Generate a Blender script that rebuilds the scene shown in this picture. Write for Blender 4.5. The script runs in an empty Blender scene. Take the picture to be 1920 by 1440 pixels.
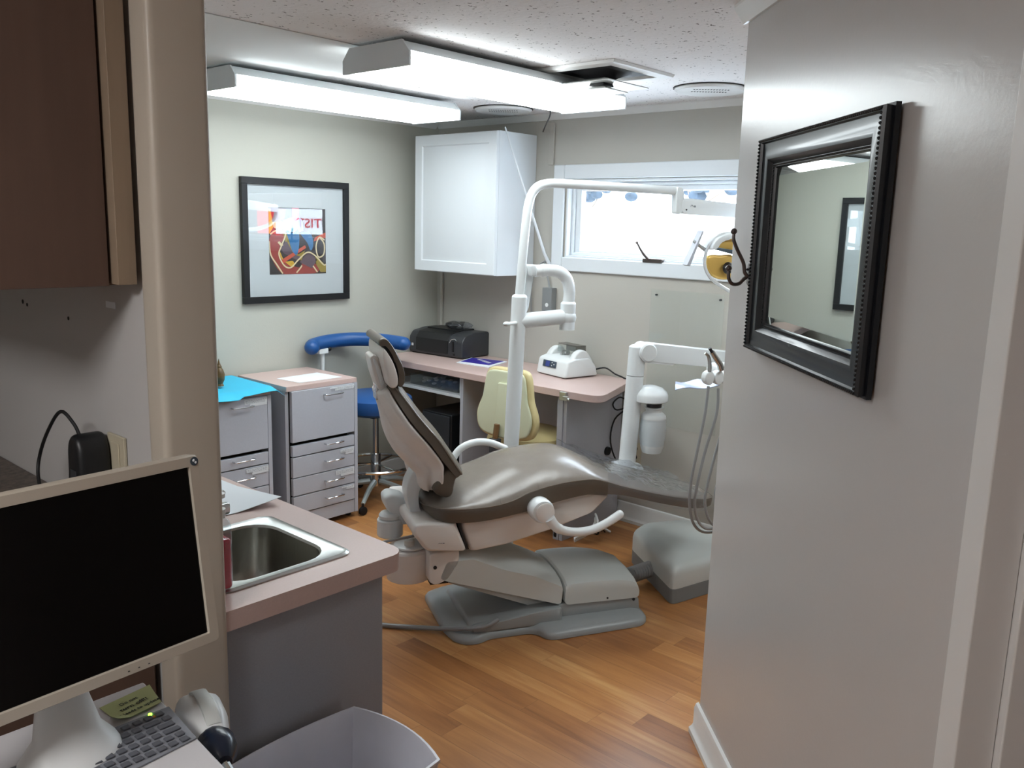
import bpy, bmesh, math, random
from mathutils import Vector, Matrix
random.seed(7)
R_ = math.radians
C = bpy.context.scene.collection
sc = bpy.context.scene

# ------------------------------------------------------------------ camera
yaw, pitch, roll = R_(41.82), R_(10.4), R_(-1.54)
fw = Vector((math.cos(yaw)*math.cos(pitch), math.sin(yaw)*math.cos(pitch), -math.sin(pitch)))
r0 = Vector((math.sin(yaw), -math.cos(yaw), 0)); d0 = fw.cross(r0)
rt = r0*math.cos(roll) + d0*math.sin(roll); dn = -r0*math.sin(roll) + d0*math.cos(roll)
cam = bpy.data.cameras.new('camera'); camo = bpy.data.objects.new('camera', cam); C.objects.link(camo)
cam.sensor_width = 36; cam.lens = 1620/1920*36; cam.clip_start = 0.02
m = Matrix.Identity(4)
for i in range(3):
    m[i][0] = rt[i]; m[i][1] = -dn[i]; m[i][2] = -fw[i]
m[0][3], m[1][3], m[2][3] = 0, 0, 1.55
camo.matrix_world = m
sc.camera = camo
# ------------------------------------------------------------------ light / exposure
vs = sc.view_settings
sc.display_settings.display_device = 'sRGB'
vs.view_transform = 'Standard'; vs.look = 'None'; vs.gamma = 1; vs.exposure = 0.95; vs.use_curve_mapping = False
TUBE = 6.2          # brightness of the fluorescent diffusers
SKY = 10           # overcast sky
w = bpy.data.worlds.new('overcast_sky'); sc.world = w; w.use_nodes = True
bg = w.node_tree.nodes['Background']; bg.inputs[0].default_value = (0.80, 0.90, 1.0, 1); bg.inputs[1].default_value = SKY

# ------------------------------------------------------------------ materials
def hexc(h, a=1):
    h = h.lstrip('#'); v = [int(h[i:i+2], 16)/255 for i in (0, 2, 4)]
    return tuple((x/12.92 if x <= .04045 else ((x+.055)/1.055)**2.4) for x in v) + (a,)
def mat(name, col, rough=.5, metal=0, var=0, scale=8, bump=0, bscale=60, spec=.5, coat=0, trans=0, emit=None, estr=1, sheen=0, alpha=1, ior=1.45, stretch=None):
    M = bpy.data.materials.new(name); M.use_nodes = True
    nt = M.node_tree; N = nt.nodes; L = nt.links; b = N['Principled BSDF']
    if isinstance(col, str): col = hexc(col)
    b.inputs['Base Color'].default_value = col
    b.inputs['Roughness'].default_value = rough; b.inputs['Metallic'].default_value = metal
    b.inputs['Specular IOR Level'].default_value = spec; b.inputs['Coat Weight'].default_value = coat
    b.inputs['Coat Roughness'].default_value = .08
    b.inputs['Transmission Weight'].default_value = trans; b.inputs['IOR'].default_value = ior
    b.inputs['Alpha'].default_value = alpha
    if emit:
        b.inputs['Emission Color'].default_value = emit; b.inputs['Emission Strength'].default_value = estr
    tc = N.new('ShaderNodeTexCoord'); mp = N.new('ShaderNodeMapping'); L.new(tc.outputs['Object'], mp.inputs[0])
    if stretch: mp.inputs['Scale'].default_value = stretch
    if var:
        n = N.new('ShaderNodeTexNoise'); n.inputs['Scale'].default_value = scale; n.inputs['Detail'].default_value = 5
        L.new(mp.outputs[0], n.inputs['Vector'])
        cr = N.new('ShaderNodeValToRGB'); L.new(n.outputs[0], cr.inputs[0])
        cr.color_ramp.elements[0].position = .3; cr.color_ramp.elements[1].position = .7
        cr.color_ramp.elements[0].color = tuple(c*(1-var) for c in col[:3]) + (1,)
        cr.color_ramp.elements[1].color = tuple(min(1, c*(1+var)) for c in col[:3]) + (1,)
        L.new(cr.outputs[0], b.inputs['Base Color'])
    if bump:
        n2 = N.new('ShaderNodeTexNoise'); n2.inputs['Scale'].default_value = bscale; n2.inputs['Detail'].default_value = 6
        L.new(mp.outputs[0], n2.inputs['Vector'])
        bp = N.new('ShaderNodeBump'); bp.inputs['Strength'].default_value = bump; bp.inputs['Distance'].default_value = .01
        L.new(n2.outputs[0], bp.inputs['Height']); L.new(bp.outputs[0], b.inputs['Normal'])
    return M

def floor_mat():
    M = bpy.data.materials.new('oak_planks'); M.use_nodes = True
    nt = M.node_tree; N = nt.nodes; L = nt.links; b = N['Principled BSDF']
    tc = N.new('ShaderNodeTexCoord'); sx = N.new('ShaderNodeSeparateXYZ'); L.new(tc.outputs['Object'], sx.inputs[0])
    def math_(op, a, bb=None, v=None):
        n = N.new('ShaderNodeMath'); n.operation = op
        if hasattr(a, 'links') or not isinstance(a, (int, float)): L.new(a, n.inputs[0])
        else: n.inputs[0].default_value = a
        if bb is not None:
            if isinstance(bb, (int, float)): n.inputs[1].default_value = bb
            else: L.new(bb, n.inputs[1])
        return n.outputs[0]
    W, Ln = 0.093, 0.62
    row = math_('FLOOR', math_('DIVIDE', sx.outputs['X'], W))
    fx = math_('FRACT', math_('DIVIDE', sx.outputs['X'], W))
    wn = N.new('ShaderNodeTexWhiteNoise'); wn.noise_dimensions = '1D'; L.new(row, wn.inputs['W'])
    yy = math_('ADD', math_('DIVIDE', sx.outputs['Y'], Ln), math_('MULTIPLY', wn.outputs['Value'], 7.3))
    col = math_('FLOOR', yy); fy = math_('FRACT', yy)
    cmb = N.new('ShaderNodeCombineXYZ'); L.new(row, cmb.inputs[0]); L.new(col, cmb.inputs[1])
    wn2 = N.new('ShaderNodeTexWhiteNoise'); wn2.noise_dimensions = '3D'; L.new(cmb.outputs[0], wn2.inputs['Vector'])
    # grain: noise stretched along the plank, shifted per plank
    off = N.new('ShaderNodeVectorMath'); off.operation = 'SCALE'; L.new(wn2.outputs['Color'], off.inputs[0]); off.inputs['Scale'].default_value = 9
    add = N.new('ShaderNodeVectorMath'); L.new(tc.outputs['Object'], add.inputs[0]); L.new(off.outputs[0], add.inputs[1])
    mp = N.new('ShaderNodeMapping'); mp.inputs['Scale'].default_value = (26, 1.7, 1); L.new(add.outputs[0], mp.inputs[0])
    g = N.new('ShaderNodeTexNoise'); g.inputs['Scale'].default_value = 1.3; g.inputs['Detail'].default_value = 8; g.inputs['Roughness'].default_value = .62; g.inputs['Distortion'].default_value = .7
    L.new(mp.outputs[0], g.inputs['Vector'])
    mp2 = N.new('ShaderNodeMapping'); mp2.inputs['Scale'].default_value = (7, 1.1, 1); L.new(add.outputs[0], mp2.inputs[0])
    g2 = N.new('ShaderNodeTexNoise'); g2.inputs['Scale'].default_value = 1.0; g2.inputs['Detail'].default_value = 3; g2.inputs['Distortion'].default_value = 1.5
    L.new(mp2.outputs[0], g2.inputs['Vector'])
    t = math_('ADD', math_('MULTIPLY', wn2.outputs['Value'], .26), math_('ADD', math_('MULTIPLY', g.outputs[0], .52), math_('MULTIPLY', g2.outputs[0], .42)))
    cr = N.new('ShaderNodeValToRGB'); L.new(t, cr.inputs[0]); e = cr.color_ramp.elements
    e[0].position = .30; e[0].color = hexc('#75492a'); e[1].position = .95; e[1].color = hexc('#d6a970')
    x = e.new(.48); x.color = hexc('#9a653a'); x = e.new(.68); x.color = hexc('#b27b49')
    # seams
    sx1 = math_('LESS_THAN', math_('ABSOLUTE', math_('SUBTRACT', fx, .5)), .487)
    sy1 = math_('LESS_THAN', math_('ABSOLUTE', math_('SUBTRACT', fy, .5)), .4985)
    seam = math_('MULTIPLY', sx1, sy1)
    mx = N.new('ShaderNodeMix'); mx.data_type = 'RGBA'; mx.blend_type = 'MULTIPLY'; mx.inputs[0].default_value = 1
    sc_ = N.new('ShaderNodeMapRange'); L.new(seam, sc_.inputs[0]); sc_.inputs[3].default_value = .72; sc_.inputs[4].default_value = 1
    L.new(cr.outputs[0], mx.inputs[6]); L.new(sc_.outputs[0], mx.inputs[7])
    L.new(mx.outputs[2], b.inputs['Base Color'])
    b.inputs['Roughness'].default_value = .33
    bp = N.new('ShaderNodeBump'); bp.inputs['Strength'].default_value = .12; bp.inputs['Distance'].default_value = .003
    L.new(seam, bp.inputs['Height']); L.new(bp.outputs[0], b.inputs['Normal'])
    return M

def ceiling_mat():
    M = bpy.data.materials.new('stippled_ceiling'); M.use_nodes = True
    nt = M.node_tree; N = nt.nodes; L = nt.links; b = N['Principled BSDF']
    tc = N.new('ShaderNodeTexCoord')
    v = N.new('ShaderNodeTexNoise'); v.inputs['Scale'].default_value = 70; v.inputs['Detail'].default_value = 2; L.new(tc.outputs['Object'], v.inputs['Vector'])
    cr = N.new('ShaderNodeValToRGB'); L.new(v.outputs[0], cr.inputs[0]); e = cr.color_ramp.elements
    e[0].position = .298; e[0].color = hexc('#77736f'); e[1].position = .335; e[1].color = hexc('#e6e3e2')
    L.new(cr.outputs[0], b.inputs['Base Color']); b.inputs['Roughness'].default_value = .9
    n = N.new('ShaderNodeTexNoise'); n.inputs['Scale'].default_value = 55; n.inputs['Detail'].default_value = 4; L.new(tc.outputs['Object'], n.inputs['Vector'])
    bp = N.new('ShaderNodeBump'); bp.inputs['Strength'].default_value = .35; bp.inputs['Distance'].default_value = .006
    L.new(n.outputs[0], bp.inputs['Height']); L.new(bp.outputs[0], b.inputs['Normal'])
    return M

WALL = mat('cream_wall_paint', '#b7b7ad', .55, var=.012, scale=2, bump=.05, bscale=120)
WALLB = mat('beige_wall_paint', '#b3b0a8', .5, var=.012, scale=2, bump=.05, bscale=120)
WALLD = mat('satin_wall_paint', '#c2c0be', .24, var=.012, scale=2, bump=.03, bscale=90)
WALLC = mat('dull_white_wall', '#bcbab8', .5, var=.02, scale=3, bump=.03)
TRIM = mat('white_trim_paint', '#dcdcda', .35)
CASING = mat('cream_casing_paint', '#b9b0a2', .4)
WTRIM = mat('window_white_paint', '#d5dade', .35)
CEIL = ceiling_mat(); CEIL2 = mat('smooth_ceiling_patch', '#dcdedd', .8, bump=.05)
FLOOR = floor_mat()
PINK = mat('pink_laminate', '#c6ada6', .33, var=.03, scale=220)
PINKE = mat('pink_laminate_edge', '#b29189', .4, var=.03, scale=220)
GREY = mat('grey_laminate', '#b0b2ba', .45, var=.02, scale=150)
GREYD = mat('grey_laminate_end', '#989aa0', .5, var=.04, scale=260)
DARK = mat('dark_gap', '#2b2a2b', .7)
CHROME = mat('chrome', '#cfd2d4', .12, 1)
STEEL = mat('brushed_steel', '#a8a69f', .28, 1, var=.06, scale=30, stretch=(1, 12, 1))
STEELR = mat('satin_steel_rim', '#c4c7c6', .3, 1)
SHELL = mat('warm_white_shell', '#e0dbd6', .38)
SHELLW = mat('cool_white_enamel', '#dfe3e4', .28)
COVERG = mat('pale_grey_cover', '#c6cac7', .42)
BASEG = mat('grey_base_enamel', '#989c9c', .33)
TAUPE = mat('taupe_vinyl', '#7a7168', .27, var=.05, scale=12, bump=.10, bscale=35)
TAUPED = mat('dark_taupe_vinyl', '#5d544a', .36, var=.05, scale=14, bump=.06, bscale=45)
def clear(name, tint='#ffffff', k=1.0, rough=.0, haze=0.0, hcol='#dfe6ea', bump=0):
    M = bpy.data.materials.new(name); M.use_nodes = True; nt = M.node_tree; N = nt.nodes; L = nt.links
    for n in list(N): N.remove(n)
    out = N.new('ShaderNodeOutputMaterial'); tr = N.new('ShaderNodeBsdfTransparent'); tr.inputs[0].default_value = hexc(tint)
    gl = N.new('ShaderNodeBsdfGlossy'); gl.inputs['Roughness'].default_value = rough
    fr = N.new('ShaderNodeLayerWeight'); fr.inputs['Blend'].default_value = .5
    pw = N.new('ShaderNodeMath'); pw.operation = 'POWER'; L.new(fr.outputs['Facing'], pw.inputs[0]); pw.inputs[1].default_value = 5
    mu = N.new('ShaderNodeMath'); mu.operation = 'MULTIPLY_ADD'; mu.use_clamp = True; L.new(pw.outputs[0], mu.inputs[0]); mu.inputs[1].default_value = .9*min(1, k); mu.inputs[2].default_value = .045*k
    df = N.new('ShaderNodeBsdfDiffuse'); df.inputs[0].default_value = hexc(hcol)
    m1 = N.new('ShaderNodeMixShader'); m1.inputs[0].default_value = haze; L.new(tr.outputs[0], m1.inputs[1]); L.new(df.outputs[0], m1.inputs[2])
    m2 = N.new('ShaderNodeMixShader'); L.new(mu.outputs[0], m2.inputs[0]); L.new(m1.outputs[0], m2.inputs[1]); L.new(gl.outputs[0], m2.inputs[2])
    if bump:
        tc = N.new('ShaderNodeTexCoord'); n2 = N.new('ShaderNodeTexNoise'); n2.inputs['Scale'].default_value = 22; n2.inputs['Detail'].default_value = 3; L.new(tc.outputs['Object'], n2.inputs['Vector'])
        bp = N.new('ShaderNodeBump'); bp.inputs['Strength'].default_value = bump; bp.inputs['Distance'].default_value = .02; L.new(n2.outputs[0], bp.inputs['Height']); L.new(bp.outputs[0], gl.inputs['Normal']); L.new(bp.outputs[0], fr.inputs['Normal'])
    L.new(m2.outputs[0], out.inputs[0]); return M
PLASTIC = clear('clear_plastic_sheet', '#f4f6fa', 1.1, .08, .06, bump=.5)
CLEAR = clear('clear_acrylic', '#f6faf9', 1.0, .02, .05)
GLASS = clear('window_glass', '#fbfdff', 1.0, 0)
PGLASS = clear('picture_glass', '#ffffff', 1.35, 0)
BLACKF = mat('black_frame', '#17191c', .38)
MIRF = mat('black_mirror_frame', '#16191e', .30, coat=.2)
MIRROR = mat('mirror_silver', '#d6dcd8', .01, 1)
PAPER = mat('white_paper', '#e4e9ee', .6)
BLUE = mat('blue_vinyl', '#1d4f8c', .38)
CREAM = mat('cream_vinyl', '#c9b988', .42)
CREAMP = mat('pale_green_cream_plastic', '#c9cbae', .42)
CYAN = mat('cyan_sheet', '#35b4d8', .6)
BLACKP = mat('black_plastic', '#1b1c1e', .4)
BLACKG = mat('dark_grey_plastic', '#34363a', .38)
RUB = mat('black_rubber', '#141416', .6)
WHITEP = mat('white_plastic', '#dde0e0', .35)
BEIGEP = mat('beige_monitor_plastic', '#b3aa9c', .4)
SCREEN = mat('black_screen', '#030304', .22, spec=.35)
WOODU = mat('brown_cabinet_wood', '#5c483e', .5, var=.08, scale=4, stretch=(8, 8, .8))
WOODL = mat('light_cabinet_wood', '#8d7b68', .5, var=.08, scale=5, stretch=(8, 8, .8))
DOORW = mat('brown_door', '#6d6058', .5)
GRAN = mat('speckled_brown_laminate', '#5e544c', .4, var=.5, scale=90)
RED = mat('red_soap', '#c01038', .12)
BOTTLE = clear('clear_bottle', '#f2f6f8', 1.2, .03, .08)
HOSE = mat('grey_hose', '#8f9192', .35)
BRONZE = mat('oil_rubbed_bronze', '#6a625f', .3, .9)
IVORY = mat('ivory_outlet', '#b9b09a', .45)
YELLOWR = mat('amber_reflector', '#e6bd68', .3, .3)
DIFF = mat('fluorescent_diffuser', '#f4fbff', .5, emit=(.90, .98, 1, 1), estr=TUBE)
HOUS = mat('fixture_enamel', '#dfe4e6', .4)
LILAC = mat('purple_print', '#3a2f9c', .4)
FROST = mat('frosted_bin_plastic', '#dcdde6', .38, var=.05, scale=9)
NOTE = mat('yellow_note', '#aab07c', .7); INK = mat('ink', '#27302e', .7)
KEYS = mat('grey_keys', '#55575e', .5); KEYB = mat('grey_key_panel', '#7f8289', .5)
GRN = mat('green_lamp', '#6cff20', .4, emit=(.3, 1, .05, 1), estr=3); ORG = mat('amber_lamp', '#c98a30', .4)
LCD = mat('blue_display', '#3c4a8a', .3); LCDB = mat('display_bezel', '#3f4a55', .4)
BROWNS = mat('brown_ceramic', '#5f4a2c', .35, var=.3, scale=40)
BLUEN = mat('navy_rubber', '#1c2433', .25)
SIGNW = mat('sign_board_white', '#f2f2f2', .5); SIGNR = mat('sign_red', '#c8202a', .5)
BARK = mat('bark', '#5c5148', .9); LEAF = mat('far_foliage', '#2c3640', .9, var=.4, scale=4)
SNOW = mat('pale_pavement', '#d9dbdc', .8)
ARTC = {k: mat('art_'+k, c, .6) for k, c in dict(maroon='#5a1f22', red='#8c2f2b', orange='#b9482c', blue='#2a6a9c', lblue='#7fb2cf', dark='#262025', plum='#554450', olive='#8c7a2c', yellow='#c09a2c', cream='#cfc09a', pink='#c4475a').items()}
CONC = mat('label_white', '#d4d6d8', .6)

# ------------------------------------------------------------------ mesh helpers
def B(): return bmesh.new()
def box(bm, x0, x1, y0, y1, z0, z1):
    v = [bm.verts.new(p) for p in [(x0,y0,z0),(x1,y0,z0),(x1,y1,z0),(x0,y1,z0),(x0,y0,z1),(x1,y0,z1),(x1,y1,z1),(x0,y1,z1)]]
    for f in [(0,3,2,1),(4,5,6,7),(0,1,5,4),(1,2,6,5),(2,3,7,6),(3,0,4,7)]: bm.faces.new([v[i] for i in f])
    return bm
def loft(bm, rings, cap=True, closed=True):
    V = [[bm.verts.new(p) for p in r] for r in rings]; n = len(V[0])
    for a, b in zip(V[:-1], V[1:]):
        for i in range(n if closed else n-1):
            j = (i+1) % n
            try: bm.faces.new([a[i], a[j], b[j], b[i]])
            except ValueError: pass
    if cap:
        bm.faces.new(list(reversed(V[0]))); bm.faces.new(V[-1])
    return bm
def frame_fn(axis):      # maps (a, b, c) with c along the extrusion axis
    return {'z': lambda a, b, c: (a, b, c), 'y': lambda a, b, c: (a, c, b), 'x': lambda a, b, c: (c, a, b)}[axis]
def prism(bm, poly, c0, c1, axis='z'):
    f = frame_fn(axis)
    return loft(bm, [[f(a, b, c0) for a, b in poly], [f(a, b, c1) for a, b in poly]])
def pill(bm, poly, c0, c1, axis='y', r=.02, s=.06, n=4):
    """extrusion whose ends are rounded over a length r, shrinking about the centroid by s metres"""
    f = frame_fn(axis); cx = sum(p[0] for p in poly)/len(poly); cy = sum(p[1] for p in poly)/len(poly)
    rings = []
    def ring(c, k):
        out = []
        for a, b in poly:
            dx, dy = a-cx, b-cy; l = math.hypot(dx, dy) or 1; q = max(0, 1-k/l)
            out.append(f(cx+dx*q, cy+dy*q, c))
        return out
    sg = 1 if c1 > c0 else -1
    for i in range(n+1):
        a = i/n*math.pi/2; rings.append(ring(c0+sg*r*(1-math.cos(a)) if n else c0, s*(1-math.sin(a))))
    for i in range(n, -1, -1):
        a = i/n*math.pi/2; rings.append(ring(c1-sg*r*(1-math.cos(a)), s*(1-math.sin(a))))
    return loft(bm, rings)
def smooth_pts(pts, n=6, closed=False):
    P = [Vector(p) for p in pts]; out = []; m_ = len(P)
    rng = range(m_ if closed else m_-1)
    for i in rng:
        if closed: p0, p1, p2, p3 = P[i-1], P[i], P[(i+1) % m_], P[(i+2) % m_]
        else: p0, p1, p2, p3 = P[max(i-1, 0)], P[i], P[i+1], P[min(i+2, m_-1)]
        for k in range(n):
            t = k/n
            out.append(.5*((2*p1)+(p2-p0)*t+(2*p0-5*p1+4*p2-p3)*t*t+(3*p1-p0-3*p2+p3)*t**3))
    if not closed: out.append(P[-1])
    return out
def sm2(poly, n=4, closed=True):
    return [(p.x, p.y) for p in smooth_pts([(a, b, 0) for a, b in poly], n, closed)]
def rnd(poly, r, n=4):
    """rounded polygon corners"""
    out = []; m_ = len(poly)
    for i in range(m_):
        p = Vector(poly[i]); a = Vector(poly[i-1]); b = Vector(poly[(i+1) % m_])
        da = (a-p); db = (b-p); k = min(r, da.length*.45, db.length*.45)
        s, e = p+da.normalized()*k, p+db.normalized()*k
        for j in range(n+1):
            t = j/n; q = s*(1-t)**2 + p*2*t*(1-t) + e*t*t; out.append((q.x, q.y))
    return out
def tube(bm, pts, r, seg=10, n=0, closed=False, cap=True):
    P = smooth_pts(pts, n, closed) if n else [Vector(p) for p in pts]
    m_ = len(P); rings = []; prev = None
    for i, p in enumerate(P):
        if closed: t = (P[(i+1) % m_]-P[i-1]).normalized()
        else: t = (P[min(i+1, m_-1)]-P[max(i-1, 0)]).normalized()
        if prev is None:
            u = t.orthogonal().normalized()
        else:
            u = (prev - t*prev.dot(t)).normalized()
        prev = u; v = t.cross(u)
        rr = r if isinstance(r, (int, float)) else r[0]+(r[-1]-r[0])*i/(m_-1) if len(r) == 2 else r[min(len(r)-1, int(i/(m_-1)*(len(r)-1)+.5))]
        rings.append([p+(u*math.cos(2*math.pi*k/seg)+v*math.sin(2*math.pi*k/seg))*rr for k in range(seg)])
    if closed: rings.append(rings[0]); return loft(bm, rings, cap=False)
    return loft(bm, rings, cap=cap)
def lathe(bm, prof, c=(0,0,0), axis='z', seg=28):
    c = Vector(c); rings = []
    for r, h in prof:
        r = max(r, .0004); ring = []
        for k in range(seg):
            a = 2*math.pi*k/seg; x, y = r*math.cos(a), r*math.sin(a)
            o = {'z': (x, y, h), 'y': (x, h, -y), 'x': (h, x, y)}[axis] if isinstance(axis, str) else None
            if o is None:
                A, U, V = axis; o = U*x+V*y+A*h
            ring.append(c+Vector(o))
        rings.append(ring)
    return loft(bm, rings)
def axes(d):
    A = Vector(d).normalized(); U = A.orthogonal().normalized(); return (A, U, A.cross(U))
def sphere(bm, c, r, sc3=(1,1,1), seg=16):
    mtx = Matrix.Translation(c) @ Matrix.Diagonal((r*sc3[0], r*sc3[1], r*sc3[2], 1))
    bmesh.ops.create_uvsphere(bm, u_segments=seg, v_segments=max(8, seg//2), radius=1, matrix=mtx); return bm
def sheet(bm, corners, t=.0006, nu=1, nv=1, fn=None):
    """thin sheet, corners in order a b c d; bottom is t below"""
    a, b, c, d = [Vector(p) for p in corners]; nrm = (b-a).cross(d-a).normalized()
    G = []
    for s in (0, 1):
        g = []
        for j in range(nv+1):
            row = []
            for i in range(nu+1):
                u, v = i/nu, j/nv; p = (a*(1-u)+b*u)*(1-v)+(d*(1-u)+c*u)*v
                if fn: p = p+Vector(fn(u, v))
                row.append(bm.verts.new(p-nrm*t*s))
            g.append(row)
        G.append(g)
    for j in range(nv):
        for i in range(nu):
            bm.faces.new([G[0][j][i], G[0][j][i+1], G[0][j+1][i+1], G[0][j+1][i]])
            bm.faces.new([G[1][j][i], G[1][j+1][i], G[1][j+1][i+1], G[1][j][i+1]])
    for i in range(nu):
        bm.faces.new([G[0][0][i+1], G[0][0][i], G[1][0][i], G[1][0][i+1]]); bm.faces.new([G[0][nv][i], G[0][nv][i+1], G[1][nv][i+1], G[1][nv][i]])
    for j in range(nv):
        bm.faces.new([G[0][j][0], G[0][j+1][0], G[1][j+1][0], G[1][j][0]]); bm.faces.new([G[0][j+1][nu], G[0][j][nu], G[1][j][nu], G[1][j+1][nu]])
    return bm
def obj(name, bm, m, parent=None, bevel=0, smooth=35, sub=0, seg=3, label=None, flat=False):
    bmesh.ops.recalc_face_normals(bm, faces=bm.faces[:])
    me = bpy.data.meshes.new(name); bm.to_mesh(me); bm.free()
    o = bpy.data.objects.new(name, me); C.objects.link(o)
    me.materials.append(m)
    if not flat:
        for p in me.polygons: p.use_smooth = True
        if not bevel and not sub: me.set_sharp_from_angle(angle=R_(smooth))
    if sub:
        md = o.modifiers.new('sub', 'SUBSURF'); md.levels = sub; md.render_levels = sub
    if bevel:
        md = o.modifiers.new('bev', 'BEVEL'); md.width = bevel; md.segments = seg; md.limit_method = 'ANGLE'; md.angle_limit = R_(30); md.harden_normals = True
    if parent: o.parent = parent
    if label: o['label'] = label
    return o
def tag(o, label, cat, group=None):
    o['label'] = label; o['category'] = cat
    if group: o['group'] = group
    return o
def thing(name, label, cat, loc=(0,0,0), rz=0, group=None):
    o = bpy.data.objects.new(name, None); C.objects.link(o); o.location = loc; o.rotation_euler = (0, 0, rz)
    o.empty_display_size = .1
    return tag(o, label, cat, group)
def struct(name, bm, m, parent=None, **k):
    o = obj(name, bm, m, parent, **k)
    if not parent: o['kind'] = 'structure'
    return o
def dup(root, **over):
    c = root.copy(); C.objects.link(c)
    for ch in root.children:
        k = ch.copy(); C.objects.link(k); k.parent = c
        for g in ch.children:
            d = g.copy(); C.objects.link(d); d.parent = k
    return c
def text_obj(name, s, size, mtx, m, parent=None, ext=.0004):
    cu = bpy.data.curves.new(name, 'FONT'); cu.body = s; cu.size = size; cu.extrude = ext; cu.align_x = 'CENTER'; cu.align_y = 'CENTER'; cu.resolution_u = 3
    t = bpy.data.objects.new(name, cu); C.objects.link(t)
    dg = bpy.context.evaluated_depsgraph_get(); me = bpy.data.meshes.new_from_object(t.evaluated_get(dg))
    bpy.data.objects.remove(t); me.transform(mtx); me.materials.clear(); me.materials.append(m)
    o = bpy.data.objects.new(name, me); C.objects.link(o)
    if parent: o.parent = parent
    return o
def mtx_axes(o, x, y):
    x = Vector(x).normalized(); y = Vector(y).normalized(); z = x.cross(y)
    M = Matrix.Identity(4)
    for i in range(3): M[i][0], M[i][1], M[i][2], M[i][3] = x[i], y[i], z[i], o[i]
    return M

# ------------------------------------------------------------------ room
XB, YA, CZ = 3.748, 4.006, 2.15
WX = .707; WE = 1.443; WF = .792                       # partition: near face, end, far face
E0 = Vector((2.247, 1.191, 0)); th = R_(45.6)
DD = Vector((math.cos(th), math.sin(th), 0)); NN = Vector((-DD.y, DD.x, 0))
def dp(s, n, z): return E0+DD*s+NN*n+Vector((0, 0, z))  # along / off the diagonal wall
Z = Vector((0, 0, 1))

struct('floor', box(B(), -1.6, XB+.12, -2.1, YA+.1, -.1, 0), FLOOR)
struct('ceiling', box(B(), -1.6, XB+.12, -2.1, YA+.1, CZ, CZ+.1), CEIL)
struct('ceiling_patch', prism(B(), [(1.30, 2.52), (2.2, 2.52), (2.42, 3.9), (1.2, 3.9)], CZ-.003, CZ-.0002), CEIL2, bevel=.002)
bpy.data.objects['ceiling_patch'].name = 'trim_4'
struct('wall_back', box(B(), -1.6, XB+.12, YA, YA+.1, 0, CZ), WALL)
# window wall with its opening
wy0, wy1, wz0, wz1 = 1.55, 2.99, 1.385, 1.80
bm = B(); box(bm, XB, XB+.12, -2.1, wy0, 0, CZ); box(bm, XB, XB+.12, wy1, YA, 0, CZ)
box(bm, XB, XB+.12, wy0, wy1, 0, wz0); box(bm, XB, XB+.12, wy0, wy1, wz1, CZ)
struct('wall_right', bm, WALLB)
struct('wall_left', box(B(), -1.7, -1.6, -2.1, YA, 0, CZ), WALLC)
struct('wall_front', box(B(), -1.7, XB+.12, -2.2, -2.1, 0, CZ), WALLC)
struct('wall_partition', box(B(), WX, WF, WE+.006, YA, 0, CZ), WALLC)
# casing on the end of the partition
bm = B(); prism(bm, rnd([(WX-.012, WE-.006), (WF+.012, WE-.006), (WF+.012, WE+.062), (WX-.012, WE+.062)], .014), 0, CZ)
struct('trim_1', bm, CASING)
# diagonal wall
def dbox(bm, s0, s1, n0, n1, z0, z1):
    P = [dp(s0, n0, 0), dp(s1, n0, 0), dp(s1, n1, 0), dp(s0, n1, 0)]
    return prism(bm, [(p.x, p.y) for p in P], z0, z1)
struct('wall_diagonal', dbox(B(), -1.262, 0, -.11, 0, 0, CZ), WALLD, bevel=.004)
# casing of the doorway near the camera
bm = B(); dbox(bm, -1.276, -1.224, -.056, .006, 0, CZ); struct('trim_2', bm, TRIM, bevel=.003)
bm = B(); dbox(bm, -1.290, -1.262, -.115, -.0565, 0, CZ); struct('trim_3', bm, TRIM, bevel=.003)
bm = B(); dbox(bm, -2.1, -1.262, -.135, -.117, 0, 2.1); dr = struct('door_1', bm, DOORW, bevel=.002)
bm = B(); 
for a, b in ((.2, .95), (1.1, 1.95)): dbox(bm, -2.0, -1.42, -.118, -.112, a, b)
obj('door_panel', bm, DOORW, dr, bevel=.004)
struct('wall_hall', dbox(B(), -3.9, -1.262, -.24, -.14, 0, CZ), WALLC)
# crown mouldings
cp = [(0, 0), (.0, .075), (.012, .075), (.020, .062), (.045, .03), (.058, .012), (.058, 0)]   # (out from wall, down)
def crown_line(name, p0, p1, nrm, m=TRIM, k=1):
    p0, p1, nrm = Vector(p0), Vector(p1), Vector(nrm)
    rings = [[p+nrm*a*k-Z*b*k for a, b in cp] for p in (p0, p1)]
    return struct(name, loft(B(), rings), m)
crown_line('trim_5', (WF, YA, CZ), (XB-.03, YA, CZ), (0, -1, 0), k=.5)
crown_line('trim_6', (XB, -2.1, CZ), (XB, YA, CZ), (-1, 0, 0), k=.45)
crown_line('trim_7', dp(.02, .0, CZ), dp(-1.26, 0, CZ), NN, k=.62)
def base_line(name, p0, p1, nrm, h=.105, k=1):
    p0, p1, nrm = Vector(p0), Vector(p1), Vector(nrm)
    pr = [(0, 0), (.026, 0), (.026, .016), (.018, .022), (.013, .03), (.013, h-.018), (.008, h-.004), (0, h)]
    rings = [[p+nrm*a*k+Z*b for a, b in pr] for p in (p0, p1)]
    return struct(name, loft(B(), rings), TRIM)
base_line('baseboard_right', (XB, -2.1, 0), (XB, 2.56, 0), (-1, 0, 0), h=.105)
base_line('baseboard_back', (WF, YA, 0), (XB-.03, YA, 0), (0, -1, 0))
base_line('baseboard_diagonal', dp(.012, 0, 0), dp(-1.22, 0, 0), NN, h=.10)
base_line('baseboard_diagonal_end', dp(.0, .0, 0), dp(0, -.11, 0), DD, h=.10)
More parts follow.
